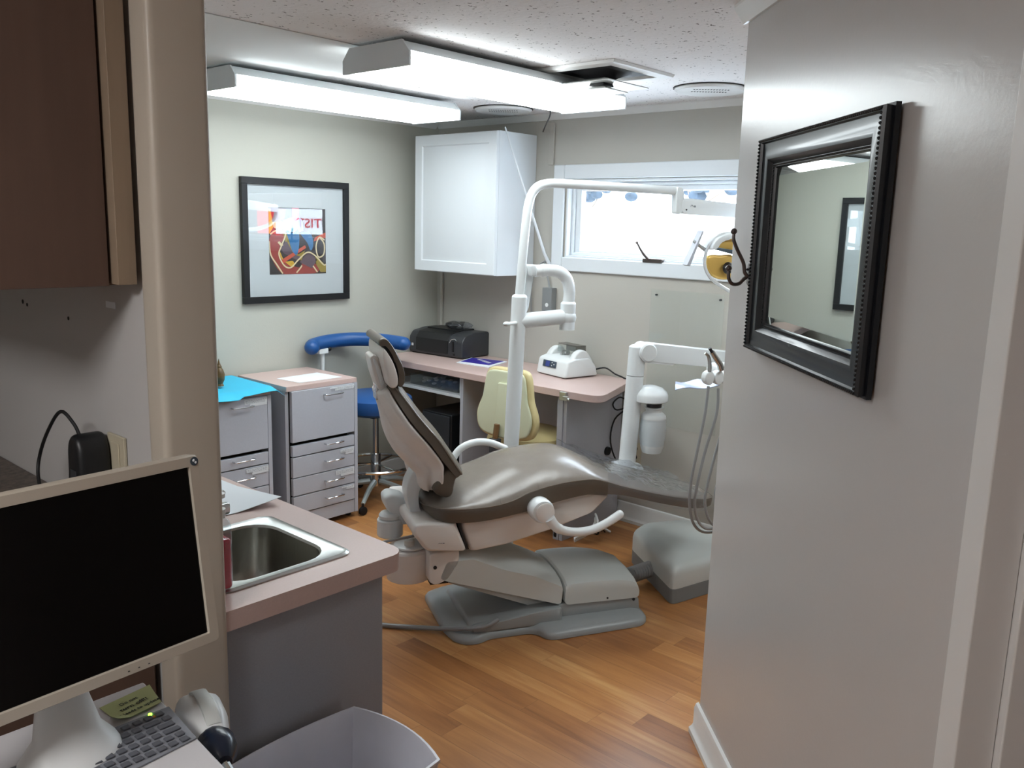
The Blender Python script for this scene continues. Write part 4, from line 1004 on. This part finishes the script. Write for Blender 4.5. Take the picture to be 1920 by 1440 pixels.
def cross_seam(u0, zoff=.0022):
    S = None
    for a, b_ in zip(SI[:-1], SI[1:]):
        if a[0] <= u0 <= b_[0]: k = (u0-a[0])/(b_[0]-a[0]); S = [x*(1-k)+y*k for x, y in zip(a, b_)]
    u, zp, zb, w_, cr_ = S
    return [(u+.02*(1-abs(q)**2), q*w_*.99, zp+cr_*(1-abs(q)**2.6)+.004*(1-abs(q)**12)+.0002) for q in [i/10 for i in range(-10, 11)]]
bm = B()
for u0 in (-.165, -.02): tube(bm, cross_seam(u0), .0016, 5)
obj('stitched_seam', bm, TAUPED, ch)
# plastic toe cover (thin clear sleeve over the leg rest)
bm = B(); R = []
for u, zp, zb, w_, cr_ in [s for s in SI if .25 < s[0] < .78]:
    a = w_+.012
    R.append([(u, -a, zb-.012), (u, -a-.003, zp+.004)]+[(u, (-1+2*i/12)*a*.98, zp+.016+cr_+.006*math.sin(u*70+i*1.9)+.004*math.cos(u*31-i)) for i in range(13)]+[(u, a+.003, zp+.004), (u, a, zb-.012)])
obj('plastic_cover', loft(bm, R, cap=False, closed=False), PLASTIC, ch, smooth=50)
# backrest
nb = Vector((-.81, 0, -.59)); up = Vector((-.575, 0, .818))
BT = [  # seam point (u,z), half width, cushion thickness, shell depth, shell back half width, tilt
 (-.300, .655, .205, .030, .060, .16), (-.343, .719, .212, .036, .100, .15), (-.390, .788, .215, .038, .108, .13), (-.427, .832, .210, .038, .095, .11), (-.459, .872, .195, .038, .075, .09), (-.487, .912, .170, .036, .056, .07), (-.510, .945, .140, .032, .046, .06), (-.532, .975, .105, .024, .040, .05)]
BI = interp(BT, 4)
bm = B(); R = []
for u, z, w_, tc_, sd_, wb in BI:
    P = Vector((u, 0, z)); ring = []
    for i in range(17):
        q = -1+2*i/16; ring.append(P+Vector((0, q*w_, 0))-nb*(.020*(1-abs(q)**3)+.001))
    ring += [P+Vector((0, w_+.003, 0))+nb*.006, P+Vector((0, w_+.003, 0))+nb*(tc_-.004), P+Vector((0, w_*.9, 0))+nb*tc_, P+Vector((0, -w_*.9, 0))+nb*tc_, P+Vector((0, -w_-.003, 0))+nb*(tc_-.004), P+Vector((0, -w_-.003, 0))+nb*.006]
    R.append(ring)
obj('back_cushion', loft(bm, R), TAUPED, ch, smooth=50)
pts = [Vector((b[0], -b[2]-.002, b[1]))+nb*.003 for b in BI]+[Vector((b[0], b[2]+.002, b[1]))+nb*.003 for b in reversed(BI)]
obj('piping', tube(B(), pts, .0034, 6, closed=True), TAUPE, ch)
# back shell, extends lower in a lobe on each side
bm = B(); R = []
SB = [(-.372, .598, .150, .010, .020, .12), (-.362, .612, .180, .014, .050, .14), (-.348, .640, .204, .024, .080, .15), (-.343, .680, .211, .032, .095, .155)]+[(b[0], b[1], b[2], b[3], b[4], b[5]) for b in BT[1:]]
for u, z, w_, tc_, sd_, wb in interp(SB, 4):
    P = Vector((u, 0, z)); t0 = tc_-.002; ring = []
    for q, n_ in ((-1.0, t0), (-1.02, t0+.006), (-1.0, t0+.018), (-.93, t0+.026+sd_*.05), (-.70, t0+.03+sd_*.22)): ring.append(P+Vector((0, q*w_, 0))+nb*n_)
    for q, n_ in ((-1.1, t0+.03+sd_*.42), (-1.02, t0+sd_*.80+.006), (-.8, t0+sd_+.006), (.8, t0+sd_+.006), (1.02, t0+sd_*.80+.006), (1.1, t0+.03+sd_*.42)): ring.append(P+Vector((0, q*wb, 0))+nb*n_)
    for q, n_ in ((.70, t0+.03+sd_*.22), (.93, t0+.026+sd_*.05), (1.0, t0+.018), (1.02, t0+.006), (1.0, t0)): ring.append(P+Vector((0, q*w_, 0))+nb*n_)
    R.append(ring)
obj('back_shell', loft(bm, R), SHELL, ch, smooth=50, sub=1)
lum = sm2([(-.300, .662), (-.330, .668), (-.355, .672), (-.385, .64), (-.402, .595), (-.385, .574), (-.355, .563), (-.334, .575), (-.326, .61), (-.318, .64)], 3)
obj('lumbar_pad', pill(B(), lum, -.205, .205, 'y', .02, .012), TAUPED, ch)
# headrest
hp_o = [(-.590, 1.142), (-.572, 1.149), (-.552, 1.132), (-.527, 1.094), (-.507, 1.052), (-.498, 1.014), (-.500, .984), (-.512, .968), (-.522, .980), (-.520, 1.01), (-.530, 1.055), (-.551, 1.100), (-.572, 1.125), (-.592, 1.125)]
obj('headrest_pad', pill(B(), sm2(hp_o, 3), -.14, .14, 'y', .02, .006), TAUPED, ch)
hp_i = [(-.578, 1.112), (-.560, 1.092), (-.538, 1.052), (-.526, 1.010), (-.526, .980), (-.538, .968), (-.556, .975), (-.566, 1.01), (-.580, 1.07)]
obj('headrest_shell', pill(B(), sm2(hp_i, 3), -.150, .150, 'y', .016, .008), SHELL, ch)
hb = [(-.612, 1.070), (-.598, 1.078), (-.580, 1.070), (-.562, 1.0), (-.545, .962), (-.560, .935), (-.580, .95), (-.600, 1.01)]
bm = B(); pill(bm, rnd(hb, .008), -.06, .05, 'y', .008, .006); hbo = obj('headrest_bracket', bm, SHELL, ch)
bm = B(); pill(bm, sm2([(-.598, 1.056), (-.588, 1.056), (-.562, .985), (-.565, .965), (-.575, .97)], 3), -.066, -.0605, 'y', .003, .002); obj('adjuster_knob', bm, SHELLW, hbo)
bm = B(); box(bm, -.585, -.545, -.035, .03, .905, .965); obj('headrest_bar', bm, CHROME, ch, bevel=.004)
# curved link between body and backrest
lk = sm2([(-.455, .645), (-.480, .60), (-.484, .55), (-.472, .50), (-.455, .455), (-.415, .452), (-.434, .497), (-.437, .545), (-.425, .585), (-.398, .625), (-.395, .66), (-.43, .67)], 3)
obj('back_link_arm', pill(B(), lk, -.10, -.02, 'y', .008, .005), SHELLW, ch)
# under-seat shells
rb = rnd([(-.492, .455), (-.486, .488), (-.33, .484), (-.323, .462), (-.285, .366), (-.440, .380)], .022, 4)
obj('rear_body', pill(B(), rb, -.245, .245, 'y', .02, .014), SHELL, ch)
rb2 = rnd([(-.56, .56), (-.535, .575), (-.48, .56), (-.44, .50), (-.44, .45), (-.49, .44), (-.555, .52)], .02, 4)
obj('rear_hump', pill(B(), [(a+.012, b-.045) for a, b in rb2], .0, .10, 'y', .02, .014), SHELLW, ch)
bm = B(); box(bm, -.37, -.20, -.10, .18, .482, .502); obj('seat_spacer', bm, SHELLW, ch, bevel=.008)
fs = rnd([(-.316, .480), (-.308, .44), (-.274, .353), (-.134, .364), (.052, .404), (.235, .468), (.300, .535), (.20, .552), (.10, .545), (.0, .52), (-.10, .498), (-.2, .488)], .016, 3)
obj('front_shell', pill(B(), fs, -.225, .225, 'y', .05, .022), SHELL, ch)
obj('shell_gap', pill(B(), [(-.324, .478), (-.316, .478), (-.276, .37), (-.286, .37)], -.235, .235, 'y', .01, .004), DARK, ch)
# maker's mark on the body
bm = B(); tube(bm, [(-.396, -.2465, .4085), (-.392, -.2465, .4115), (-.388, -.2465, .4085)], .0009, 5, 3); box(bm, -.385, -.383, -.247, -.2455, .4075, .4115); box(bm, -.381, -.374, -.247, -.2455, .4075, .4105)
obj('small_emblem', bm, KEYB, ch)
# armrests
def armrest(sg):
    v = .322*sg; par = []
    bm = B(); lathe(bm, [(.030, -.05), (.043, -.045), (.047, -.02), (.047, .015), (.044, .018)], (-.030, v, .522), 'y', 28); o = obj('armrest_hub', bm, SHELLW, ch)
    bm = B(); lathe(bm, [(.036, -.024), (.036, -.0205)], (-.030, v-.0275*sg*1.0+0, .522), 'y', 28); 
    q = obj('hub_cap', bm, SHELL, o); 
    return o
bm = B(); lathe(bm, [(.030, .05), (.040, .045), (.045, .02), (.045, -.02), (.040, -.03), (.001, -.03)], (-.022, -.292, .522), 'y', 30); hub = obj('armrest_hub', bm, SHELLW, ch)
bm = B(); lathe(bm, [(.036, .0), (.036, -.004), (.033, -.006), (.001, -.006)], (-.016, -.3225, .520), 'y', 30); obj('hub_cap', bm, SHELL, hub)
def arm_tube(bm, v, mir=1):
    P = smooth_pts([(.000, v, .498), (.028, v, .462), (.070, v, .442), (.120, v, .434), (.175, v, .438), (.225, v, .455), (.262, v, .474), (.285, v, .488)], 5)
    rr_ = [.020, .019, .0165, .0165, .0165, .0165, .017, .0165]
    tube(bm, P, rr_, 14); sphere(bm, P[-1], .0165)
bm = B(); arm_tube(bm, -.325); obj('armrest', bm, SHELLW, ch)
bm = B(); P = smooth_pts([(-.21, .315, .50), (-.195, .315, .56), (-.16, .315, .607), (-.10, .315, .630), (-.03, .315, .625), (.04, .315, .595)], 5); tube(bm, P, .0155, 14); sphere(bm, P[-1], .0155); obj('armrest', bm, SHELLW, ch)
bm = B(); lathe(bm, [(.045, -.03), (.045, .03)], (-.205, .29, .51), 'y', 24); obj('armrest_hub', bm, SHELLW, ch, bevel=.006)
# lift cover, front cover, base
lc = rnd([(-.352, .318), (-.380, .252), (-.345, .238), (.100, .094), (.119, .163), (-.125, .248), (-.17, .30)], .012, 3)
lc = [(-.352, .318), (-.378, .256), (-.360, .245), (.100, .096), (.112, .10), (.118, .165), (-.0, .222), (-.125, .262), (-.25, .318)]
bm = B(); R = []
for v, k in ((-.205, .0), (-.20, .004), (-.175, .022), (-.12, .034), (-.03, .040), (.06, .034), (.13, .020), (.155, .0)):
    R.append([(u, v, z+(k if z > .1+(.12-u)*.28 else 0)*(1.0)) for u, z in rnd(lc, .010, 2)])
obj('lift_cover', loft(bm, R), COVERG, ch, smooth=30)
fc = [(.127, .090), (.127, .170), (.20, .172), (.36, .168), (.432, .150), (.450, .128), (.452, .083)]
bm = B(); R = []
for v, k in ((-.207, -.012), (-.202, .0), (-.17, .018), (-.10, .032), (0, .038), (.08, .032), (.15, .012), (.158, 0)):
    R.append([(u-(0 if v < .0 else max(0, v)*.35 if u > .3 else 0), v, z+(k if z > .12 else 0)) for u, z in rnd(fc, .02, 3)])
obj('front_cover', loft(bm, R), COVERG, ch, smooth=30)
bm = B(); lathe(bm, [(.004, 0), (.004, .003)], (.31, -.2095, .098), 'y', 10); obj('cover_pin', bm, DARK, ch)
rs = [(-.27, .012), (-.255, .055), (.10, .088), (.118, .093), (.454, .082), (.462, .012)]
obj('base_riser', pill(B(), rnd(rs, .012, 3), -.200, .15, 'y', .006, .004), BASEG, ch)
bm = B(); lathe(bm, [(.008, 0), (.008, .004), (.004, .004)], (.10, -.2035, .065), 'y', 14); lathe(bm, [(.006, 0), (.006, .004)], (.43, -.2035, .075), 'y', 12); obj('pivot_bolt', bm, DARK, ch)
fp = [(-.345, .20), (-.345, -.12), (-.325, -.215), (-.29, -.255), (-.235, -.258), (-.19, -.232), (-.03, -.232), (.0, -.25), (.02, -.295), (.05, -.307), (.425, -.292), (.468, -.255), (.475, -.19), (.475, .19), (.43, .29), (.05, .30), (.0, .25), (-.24, .25)]
fps = rnd(fp, .035, 3)
cxm = sum(p[0] for p in fps)/len(fps)
R = []
for k, z in ((1.0, .002), (1.0, .010), (.995, .018), (.975, .026), (.93, .032), (.80, .040)): R.append([(cxm+(u-cxm)*(k+ (1-k)*.4), v*k, z) for u, v in fps])
obj('base_plate', loft(B(), R), BASEG, ch, smooth=40)
bm = B(); pill(bm, rnd([(-.26, .030), (-.25, .052), (-.02, .084), (.11, .09), (.11, .03)], .01, 2), -.228, -.15, 'y', .012, .008); obj('base_rib', bm, BASEG, ch)
for u, v in ((-.27, -.23), (-.26, .22), (.05, -.28), (.38, -.27), (.05, .27), (.40, .25)):
    obj('levelling_foot', lathe(B(), [(.018, 0), (.018, .0018)], (u, v, 0), 'z', 12), RUB, ch)
# linkage post, drum modules on the head end
bm = B(); pill(bm, rnd([(-.418, .356), (-.420, .245), (-.392, .230), (-.345, .250), (-.305, .31), (-.305, .362)], .012, 3), -.205, .10, 'y', .008, .005); lp = obj('lift_post', bm, SHELL, ch)
bm = B(); lathe(bm, [(.007, 0), (.007, .003)], (-.398, -.2075, .302), 'y', 14); obj('post_bolt', bm, DARK, lp)
bm = B(); lathe(bm, [(.062, .222), (.082, .224), (.086, .245), (.086, .335), (.080, .343), (.060, .348), (.001, .35)], (-.470, -.075, 0), 'z', 32); dm = obj('valve_drum', bm, SHELL, ch)
bm = B(); lathe(bm, [(.06, .349), (.062, .357), (.05, .363), (.001, .364)], (-.465, -.085, 0), 'z', 28); obj('drum_lid', bm, SHELLW, dm)
bm = B(); lathe(bm, [(.020, .364), (.020, .384), (.016, .388), (.001, .389)], (-.475, -.115, 0), 'z', 20); obj('drum_cap', bm, COVERG, dm)
bm = B(); lathe(bm, [(.045, .355), (.050, .36), (.050, .42), (.046, .425), (.001, .427)], (-.52, .03, 0), 'z', 28); d2 = obj('filter_canister', bm, SHELLW, ch)
bm = B(); lathe(bm, [(.042, .4275), (.043, .44), (.036, .449), (.001, .451)], (-.52, .03, 0), 'z', 28); obj('canister_lid', bm, SHELLW, d2)
bm = B(); tube(bm, [(-.46, -.12, .40), (-.55, -.14, .398), (-.66, -.16, .392)], .006, 8, 3); obj('air_tube', bm, HOSE, ch)
bm = B(); box(bm, -.40, -.32, -.14, .04, .205, .236); obj('motor_bracket', bm, DARK, ch, bevel=.004)
bm = B(); pill(bm, [(-.33, .21), (-.30, .235), (.09, .10), (.10, .07), (.02, .07)], -.15, .12, 'y', .01, .004); obj('lift_arm', bm, COVERG, ch)

# floor hose from the base toward the sink cabinet
tag(obj('floor_hose', tube(B(), [cw(-.16, -.243, .085), cw(-.22, -.245, .062), cw(-.30, -.205, .047), cw(-.36, -.13, .020), (2.03, 2.42, .010), (1.90, 2.60, .010), (1.6, 2.74, .010), (1.30, 2.62, .010)], .009, 10, 6), HOSE), 'grey hose running across the floor from the chair base', 'hose')

# floor box with bellows
t = thing('floor_junction_box', 'pale grey floor junction box with a darker grey base beside the chair foot', 'junction box', (0, 0, 0))
fb = rnd([(3.00, 1.745), (3.20, 1.700), (3.50, 1.665), (3.62, 1.95), (3.58, 2.10), (3.30, 2.175), (3.17, 2.055)], .05, 4)
fb = rnd([(2.995, 1.752), (3.25, 1.690), (3.52, 1.70), (3.60, 2.05), (3.40, 2.17), (3.275, 2.150)], .035, 4)
obj('box_base', prism(B(), fb, 0, .065), mat('mid_grey_plastic', '#7d8182', .5), t, bevel=.003)
c0 = (sum(p[0] for p in fb)/len(fb), sum(p[1] for p in fb)/len(fb))
R = [[(c0[0]+(x-c0[0])*k, c0[1]+(y-c0[1])*k, z) for x, y in fb] for k, z in ((1.0, .066), (1.0, .125), (.985, .142), (.95, .155), (.88, .166), (.6, .176))]
obj('box_cover', loft(B(), R), COVERG, t, smooth=40)
t = thing('bellows_conduit', 'ribbed grey flexible conduit between the chair base and the floor junction box', 'conduit', (0, 0, 0))
p0 = cw(.452, .0, .062); p1 = Vector((3.145, 1.952, .062)); p0 = cw(.478, .03, .062)
bm = B(); ax = axes(p1-p0); Lh = (p1-p0).length; n_ = 13
prof = []
for i in range(n_): prof += [(.031, Lh*i/n_), (.036, Lh*(i+.35)/n_), (.031, Lh*(i+.7)/n_)]
prof.append((.031, Lh)); lathe(bm, prof, p0, ax, 20); obj('ribbed_sleeve', bm, HOSE, t)
for q, nm in ((p0, 0), (p1, 1)):
    bm = B(); lathe(bm, [(.034, -.004), (.034, .004)], q+ax[0]*(.006 if nm == 0 else -.006), ax, 20); obj('end_collar', bm, BASEG, t)

# delivery unit post with arm, water bottle
t = thing('delivery_post', 'white delivery post with a wide swing arm rising behind the chair foot', 'dental delivery post', cw(.625, .30, 0), CA)
lean = lambda z: (.024*(z-.49)/.55, 0, z)
obj('mount_cover', lathe(B(), [(.07, .40), (.085, .42), (.085, .475), (.075, .488), (.045, .49)], (-.010, .0, 0)), WHITEP, t)
obj('mount_bracket', box(B(), -.18, .02, -.075, -.03, .41, .46), WHITEP, t, bevel=.006)
bm = B(); tube(bm, [lean(.48), lean(.90)], .0385, 24); obj('lower_post', bm, SHELLW, t)
bm = B(); tube(bm, [lean(.903), lean(1.03)], .0385, 24); sphere(bm, lean(1.03), .0385, (1, 1, .35)); obj('upper_post', bm, SHELLW, t)
bm = B(); lathe(bm, [(.036, -.048), (.042, -.042), (.042, .042), (.036, .048)], (.055, -.005, 1.01), 'y', 28); obj('arm_knuckle', bm, SHELLW, t)
arm = [(.05, 1.047), (.075, 1.050), (.54, .996), (.90, .955), (.90, .885), (.54, .915), (.10, .965), (.05, .975)]
obj('swing_arm', pill(B(), rnd(arm, .012, 3), -.040, .036, 'y', .014, .010), SHELLW, t)
bm = B(); pill(bm, rnd([(.04, .985), (.14, .965), (.20, .955), (.19, .947), (.06, .962)], .004), -.037, .033, 'y', .01, .004); obj('arm_underlip', bm, SHELLW, t)
bm = B(); lathe(bm, [(.074, .785), (.080, .79), (.080, .815), (.073, .830), (.055, .846), (.03, .855), (.001, .857)], (.090, -.02, 0)); box(bm, .0, .06, -.03, .01, .785, .815); bo = obj('bottle_canopy', bm, SHELLW, t, smooth=50)
t2 = thing('water_bottle', 'frosted white water bottle hanging under the dome of the delivery post', 'bottle', cw(.625+.112, .30-.02, 0), CA)
obj('bottle', lathe(B(), [(.001, .548), (.044, .550), (.052, .575), (.053, .58), (.059, .62), (.060, .67), (.054, .715), (.047, .722), (.030, .735), (.030, .742)], (0, 0, 0)), mat('frosted_bottle', '#d3dadd', .4), t2)
obj('bottle_base', lathe(B(), [(.001, .546), (.044, .5465), (.0535, .574), (.0535, .582), (.05, .584)], (0, 0, 0)), WHITEP, t2)
obj('bottle_cap', lathe(B(), [(.058, .704), (.056, .718), (.048, .727), (.036, .735), (.036, .7505), (.044, .752), (.044, .757), (.03, .757)], (0, 0, 0)), WHITEP, t2)
obj('bottle_collar', lathe(B(), [(.034, .7575), (.034, .774)], (0, 0, 0)), BLACKG, t2)

# instrument holder with handpieces and hoses, hanging from the arm
t = thing('instrument_holder', 'white handpiece holder block with looped grey hoses in front of the swing arm', 'instrument holder', cw(.70, -.40, 0), CA)
# carrying arm reaching from the delivery tray (out of view behind the wall)
obj('holder_bar', tube(B(), [(-.12, .03, 1.015), (.10, .03, 1.0), (.26, .10, .98)], .009, 10), WHITEP, t)
t_tray = thing('delivery_tray', 'white delivery tray mostly hidden behind the wall end', 'tray', cw(1.02, -.10, .915), CA)
obj('tray_head', pill(B(), rnd([(-.14, -.20), (.22, -.20), (.22, .22), (-.14, .22)], .04), 0.0, .07, 'z', .02, .02), WHITEP, t_tray)
obj('tray_support', box(B(), .0, .06, .33, .40, .0, .03), WHITEP, t_tray, bevel=.004)
obj('support_arm', tube(B(), [(.02, .10, .035), (.02, .36, .015)], .02, 12), WHITEP, t_tray)
def holder(x, k):
    bm = B(); pill(bm, sm2([(x-.014, 1.032), (x+.008, 1.040), (x+.019, 1.022), (x+.016, .998), (x-.002, .988), (x-.018, 1.006)], 3), -.008, .026, 'y', .005, .004)
    return obj('holder_clip', bm, SHELLW, t)
xs = [-.115, -.075, -.035]
for k, x in enumerate(xs): holder(x, k)
obj('air_syringe', (lambda bm: (tube(bm, [(-.115, -.002, 1.04), (-.118, -.002, 1.075), (-.126, -.002, 1.098), (-.140, -.002, 1.108)], [.008, .005], 10, 3), bm))(B())[-1], STEELR, t)
d = (Vector((-.125, -.01, 1.125))-Vector((-.070, -.01, 1.055))).normalized()
bm = B(); tube(bm, [Vector((-.070, -.01, 1.045)), Vector((-.070, -.01, 1.055))+d*.012, Vector((-.070, -.01, 1.055))+d*.05, Vector((-.070, -.01, 1.055))+d*.075], [.013, .009], 12); obj('handpiece', bm, CHROME, t)
bm = B(); tube(bm, [Vector((-.070, -.01, 1.055))+d*.075, Vector((-.070, -.01, 1.055))+d*.092], .006, 10); obj('handpiece_head', bm, BLACKP, t)
H = [[(-.118, -.005, .985), (-.128, -.01, .88), (-.150, -.01, .74), (-.165, -.005, .62), (-.160, 0, .52), (-.130, .01, .445), (-.075, .02, .405), (0, .03, .41), (.05, .04, .47)],
     [(-.075, -.005, .975), (-.085, -.02, .88), (-.120, -.02, .75), (-.145, -.02, .62), (-.145, -.01, .53), (-.115, .0, .455), (-.06, .01, .42), (.02, .03, .44), (.07, .04, .52)],
     [(-.035, -.005, .975), (-.04, -.01, .86), (-.065, .0, .72), (-.09, .0, .60), (-.095, .0, .53), (-.07, .0, .46), (-.02, .01, .43), (.05, .03, .5)],
     [(.01, .02, .98), (.0, .0, .8), (-.02, .02, .65), (-.04, .02, .55), (-.02, .02, .5), (.05, .03, .52)]]
for k, hpz in enumerate(H): obj('hose', tube(B(), hpz, .0055, 8, 6), HOSE, t)
tag(obj('pouch', (lambda bm: sheet(bm, [cw(.62, -.10, .912), cw(.79, -.16, .935), cw(.80, -.05, .940), cw(.66, -.03, .932)], .003, 6, 4, lambda u, v: (0, 0, .006*math.sin(u*7+v*3))))(B()), mat('blue_white_film', '#8f9ab8', .3)), 'pale blue-white film pouch sticking out beside the instrument holder', 'pouch')

# ------------------------------------------------------------------ light post behind the chair with U arm
t = thing('light_post', 'white tall lamp post with a bent top tube standing behind the chair', 'lamp post', cw(.10, .40, 0), CA)
pl = lambda z: ((z-.6)*.030-.002, 0, z)
bm = B(); tube(bm, [pl(.05), pl(1.245)], .0335, 28); sphere(bm, pl(1.245), .0335, (1, 1, .5)); obj('lower_tube', bm, SHELLW, t)
obj('post_foot', lathe(B(), [(.09, .002), (.09, .03), (.075, .045), (.045, .05), (.04, .06)], (-.02, 0, 0)), SHELLW, t)
bm = B(); tube(bm, [pl(1.255), pl(1.30), (.036, 0, 1.55), (.050, 0, 1.655), (.078, 0, 1.708), (.125, 0, 1.728), (.20, 0, 1.732), (.45, 0, 1.728), (.758, 0, 1.722)], .0195, 20, 5); obj('bent_tube', bm, SHELLW, t)
bm = B(); pill(bm, rnd([(.745, 1.742), (.775, 1.738), (.785, 1.70), (.78, 1.64), (.77, 1.618), (.745, 1.622), (.742, 1.70)], .01, 3), -.024, .024, 'y', .008, .006); obj('elbow_bracket', bm, SHELLW, t)
bm = B(); pill(bm, rnd([(.775, 1.685), (.79, 1.692), (1.33, 1.66), (1.33, 1.605), (.785, 1.620), (.765, 1.645)], .012, 3), -.026, .026, 'y', .008, .006); sa = obj('lamp_arm', bm, SHELLW, t)
bm = B(); tube(bm, [(.815, -.027, 1.655), (.822, -.027, 1.662), (.829, -.027, 1.655)], .0014, 5, 3); box(bm, .832, .842, -.0275, -.0262, 1.652, 1.660); obj('arm_emblem', bm, KEYB, sa)
bm = B(); lathe(bm, [(.004, 0), (.004, .002)], (.795, -.0285, 1.64), 'y', 10); obj('arm_screw', bm, DARK, sa)
bm = B(); tube(bm, [(1.33, 0, 1.63), (1.38, -.02, 1.60), (1.38, -.06, 1.52), (1.33, -.16, 1.47), (1.18, -.28, 1.455), (1.02, -.28, 1.45)], .016, 12, 4); obj('lamp_fork', bm, SHELLW, t)
# U-shaped monitor arm on the post
bm = B(); tube(bm, [(.012, 0, 1.140), (.10, 0, 1.148), (.222, 0, 1.158)], .0335, 24); obj('side_arm', bm, SHELLW, t)
bm = B(); tube(bm, [(.245, 0, 1.10), (.247, 0, 1.215)], .034, 24); sphere(bm, (.247, 0, 1.215), .034, (1, 1, .5)); sphere(bm, (.245, 0, 1.155), .040); obj('arm_end_cylinder', bm, SHELLW, t)
bm = B(); tube(bm, [(.247, 0, 1.22), (.250, 0, 1.27), (.235, 0, 1.325), (.195, 0, 1.356), (.14, 0, 1.362), (.085, 0, 1.358)], .026, 20, 4); obj('upper_bend', bm, SHELLW, t)
bm = B(); lathe(bm, [(.027, -.014), (.0285, -.01), (.0285, .01), (.027, .014)], (.125, 0, 1.361), 'x', 20); obj('swivel_ring', bm, SHELLW, t)
bm = B(); pill(bm, rnd([(.062, 1.385), (.082, 1.385), (.094, 1.34), (.074, 1.19), (.060, 1.165), (.045, 1.18)], .01, 3), .036, .07, 'y', .008, .005); pill(bm, rnd([(.06, 1.385), (.10, 1.385), (.10, 1.335), (.066, 1.335)], .01), -.012, .06, 'y', .008, .005); obj('hanging_plate', bm, SHELLW, t)
bm = B(); tube(bm, [(.0, -.02, 1.135), (-.03, -.05, 1.137), (-.055, -.065, 1.137)], .008, 10); sphere(bm, (-.062, -.068, 1.137), .013, (1.2, 1, .8)); obj('side_lever', bm, WHITEP, t)
# lamp head
t = thing('operatory_lamp_head', 'dental lamp head with amber reflectors and white handles beside the coat hook', 'lamp', cw(.93, .12, 1.445), CA)
obj('lower_reflector', pill(B(), sm2([(-.068, .0), (-.072, -.035), (-.055, -.075), (.0, -.10), (.06, -.09), (.06, -.0), (.0, .004)], 3), -.012, .02, 'y', .012, .012), YELLOWR, t)
obj('upper_reflector', pill(B(), sm2([(-.035, .035), (-.02, .06), (.03, .075), (.09, .07), (.09, .03), (.0, .026)], 3), -.012, .02, 'y', .012, .010), YELLOWR, t)
obj('shield', tube(B(), smooth_pts([(.05, -.024, .10), (-.03, -.024, .088), (-.075, -.024, .045), (-.092, -.024, .0), (-.088, -.024, -.05), (-.05, -.024, -.10), (.03, -.024, -.145), (.09, -.024, -.17)], 4), .0075, 8), SHELLW, t)
obj('top_hood', pill(B(), sm2([(-.078, .03), (-.05, .075), (.02, .10), (.09, .098), (.09, .08), (.02, .078), (-.035, .056), (-.055, .03)], 3), -.05, .035, 'y', .01, .006), SHELLW, t)
obj('crossbar', pill(B(), rnd([(-.085, .035), (.10, -.004), (.10, .018), (-.080, .042)], .004), -.030, -.016, 'y', .003, .002), mat('slate_metal', '#5b6a75', .35, .4), t)
obj('bulb_cover', lathe(B(), [(.001, -.03), (.02, -.02), (.026, .0), (.02, .01)], (.02, -.03, -.05), 'y', 20), BLACKP, t)
bm = B(); tube(bm, [(-.08, -.01, .02), (-.12, -.01, .045), (-.145, -.01, .06)], [.009, .007], 10); obj('handle_stem', bm, STEELR, t)
bm = B(); pill(bm, rnd([(-.115, .105), (-.108, .102), (-.165, -.045), (-.180, -.040)], .003), -.03, .012, 'y', .004, .003); obj('handle', bm, mat('pearl_handle', '#c9ced8', .2), t)
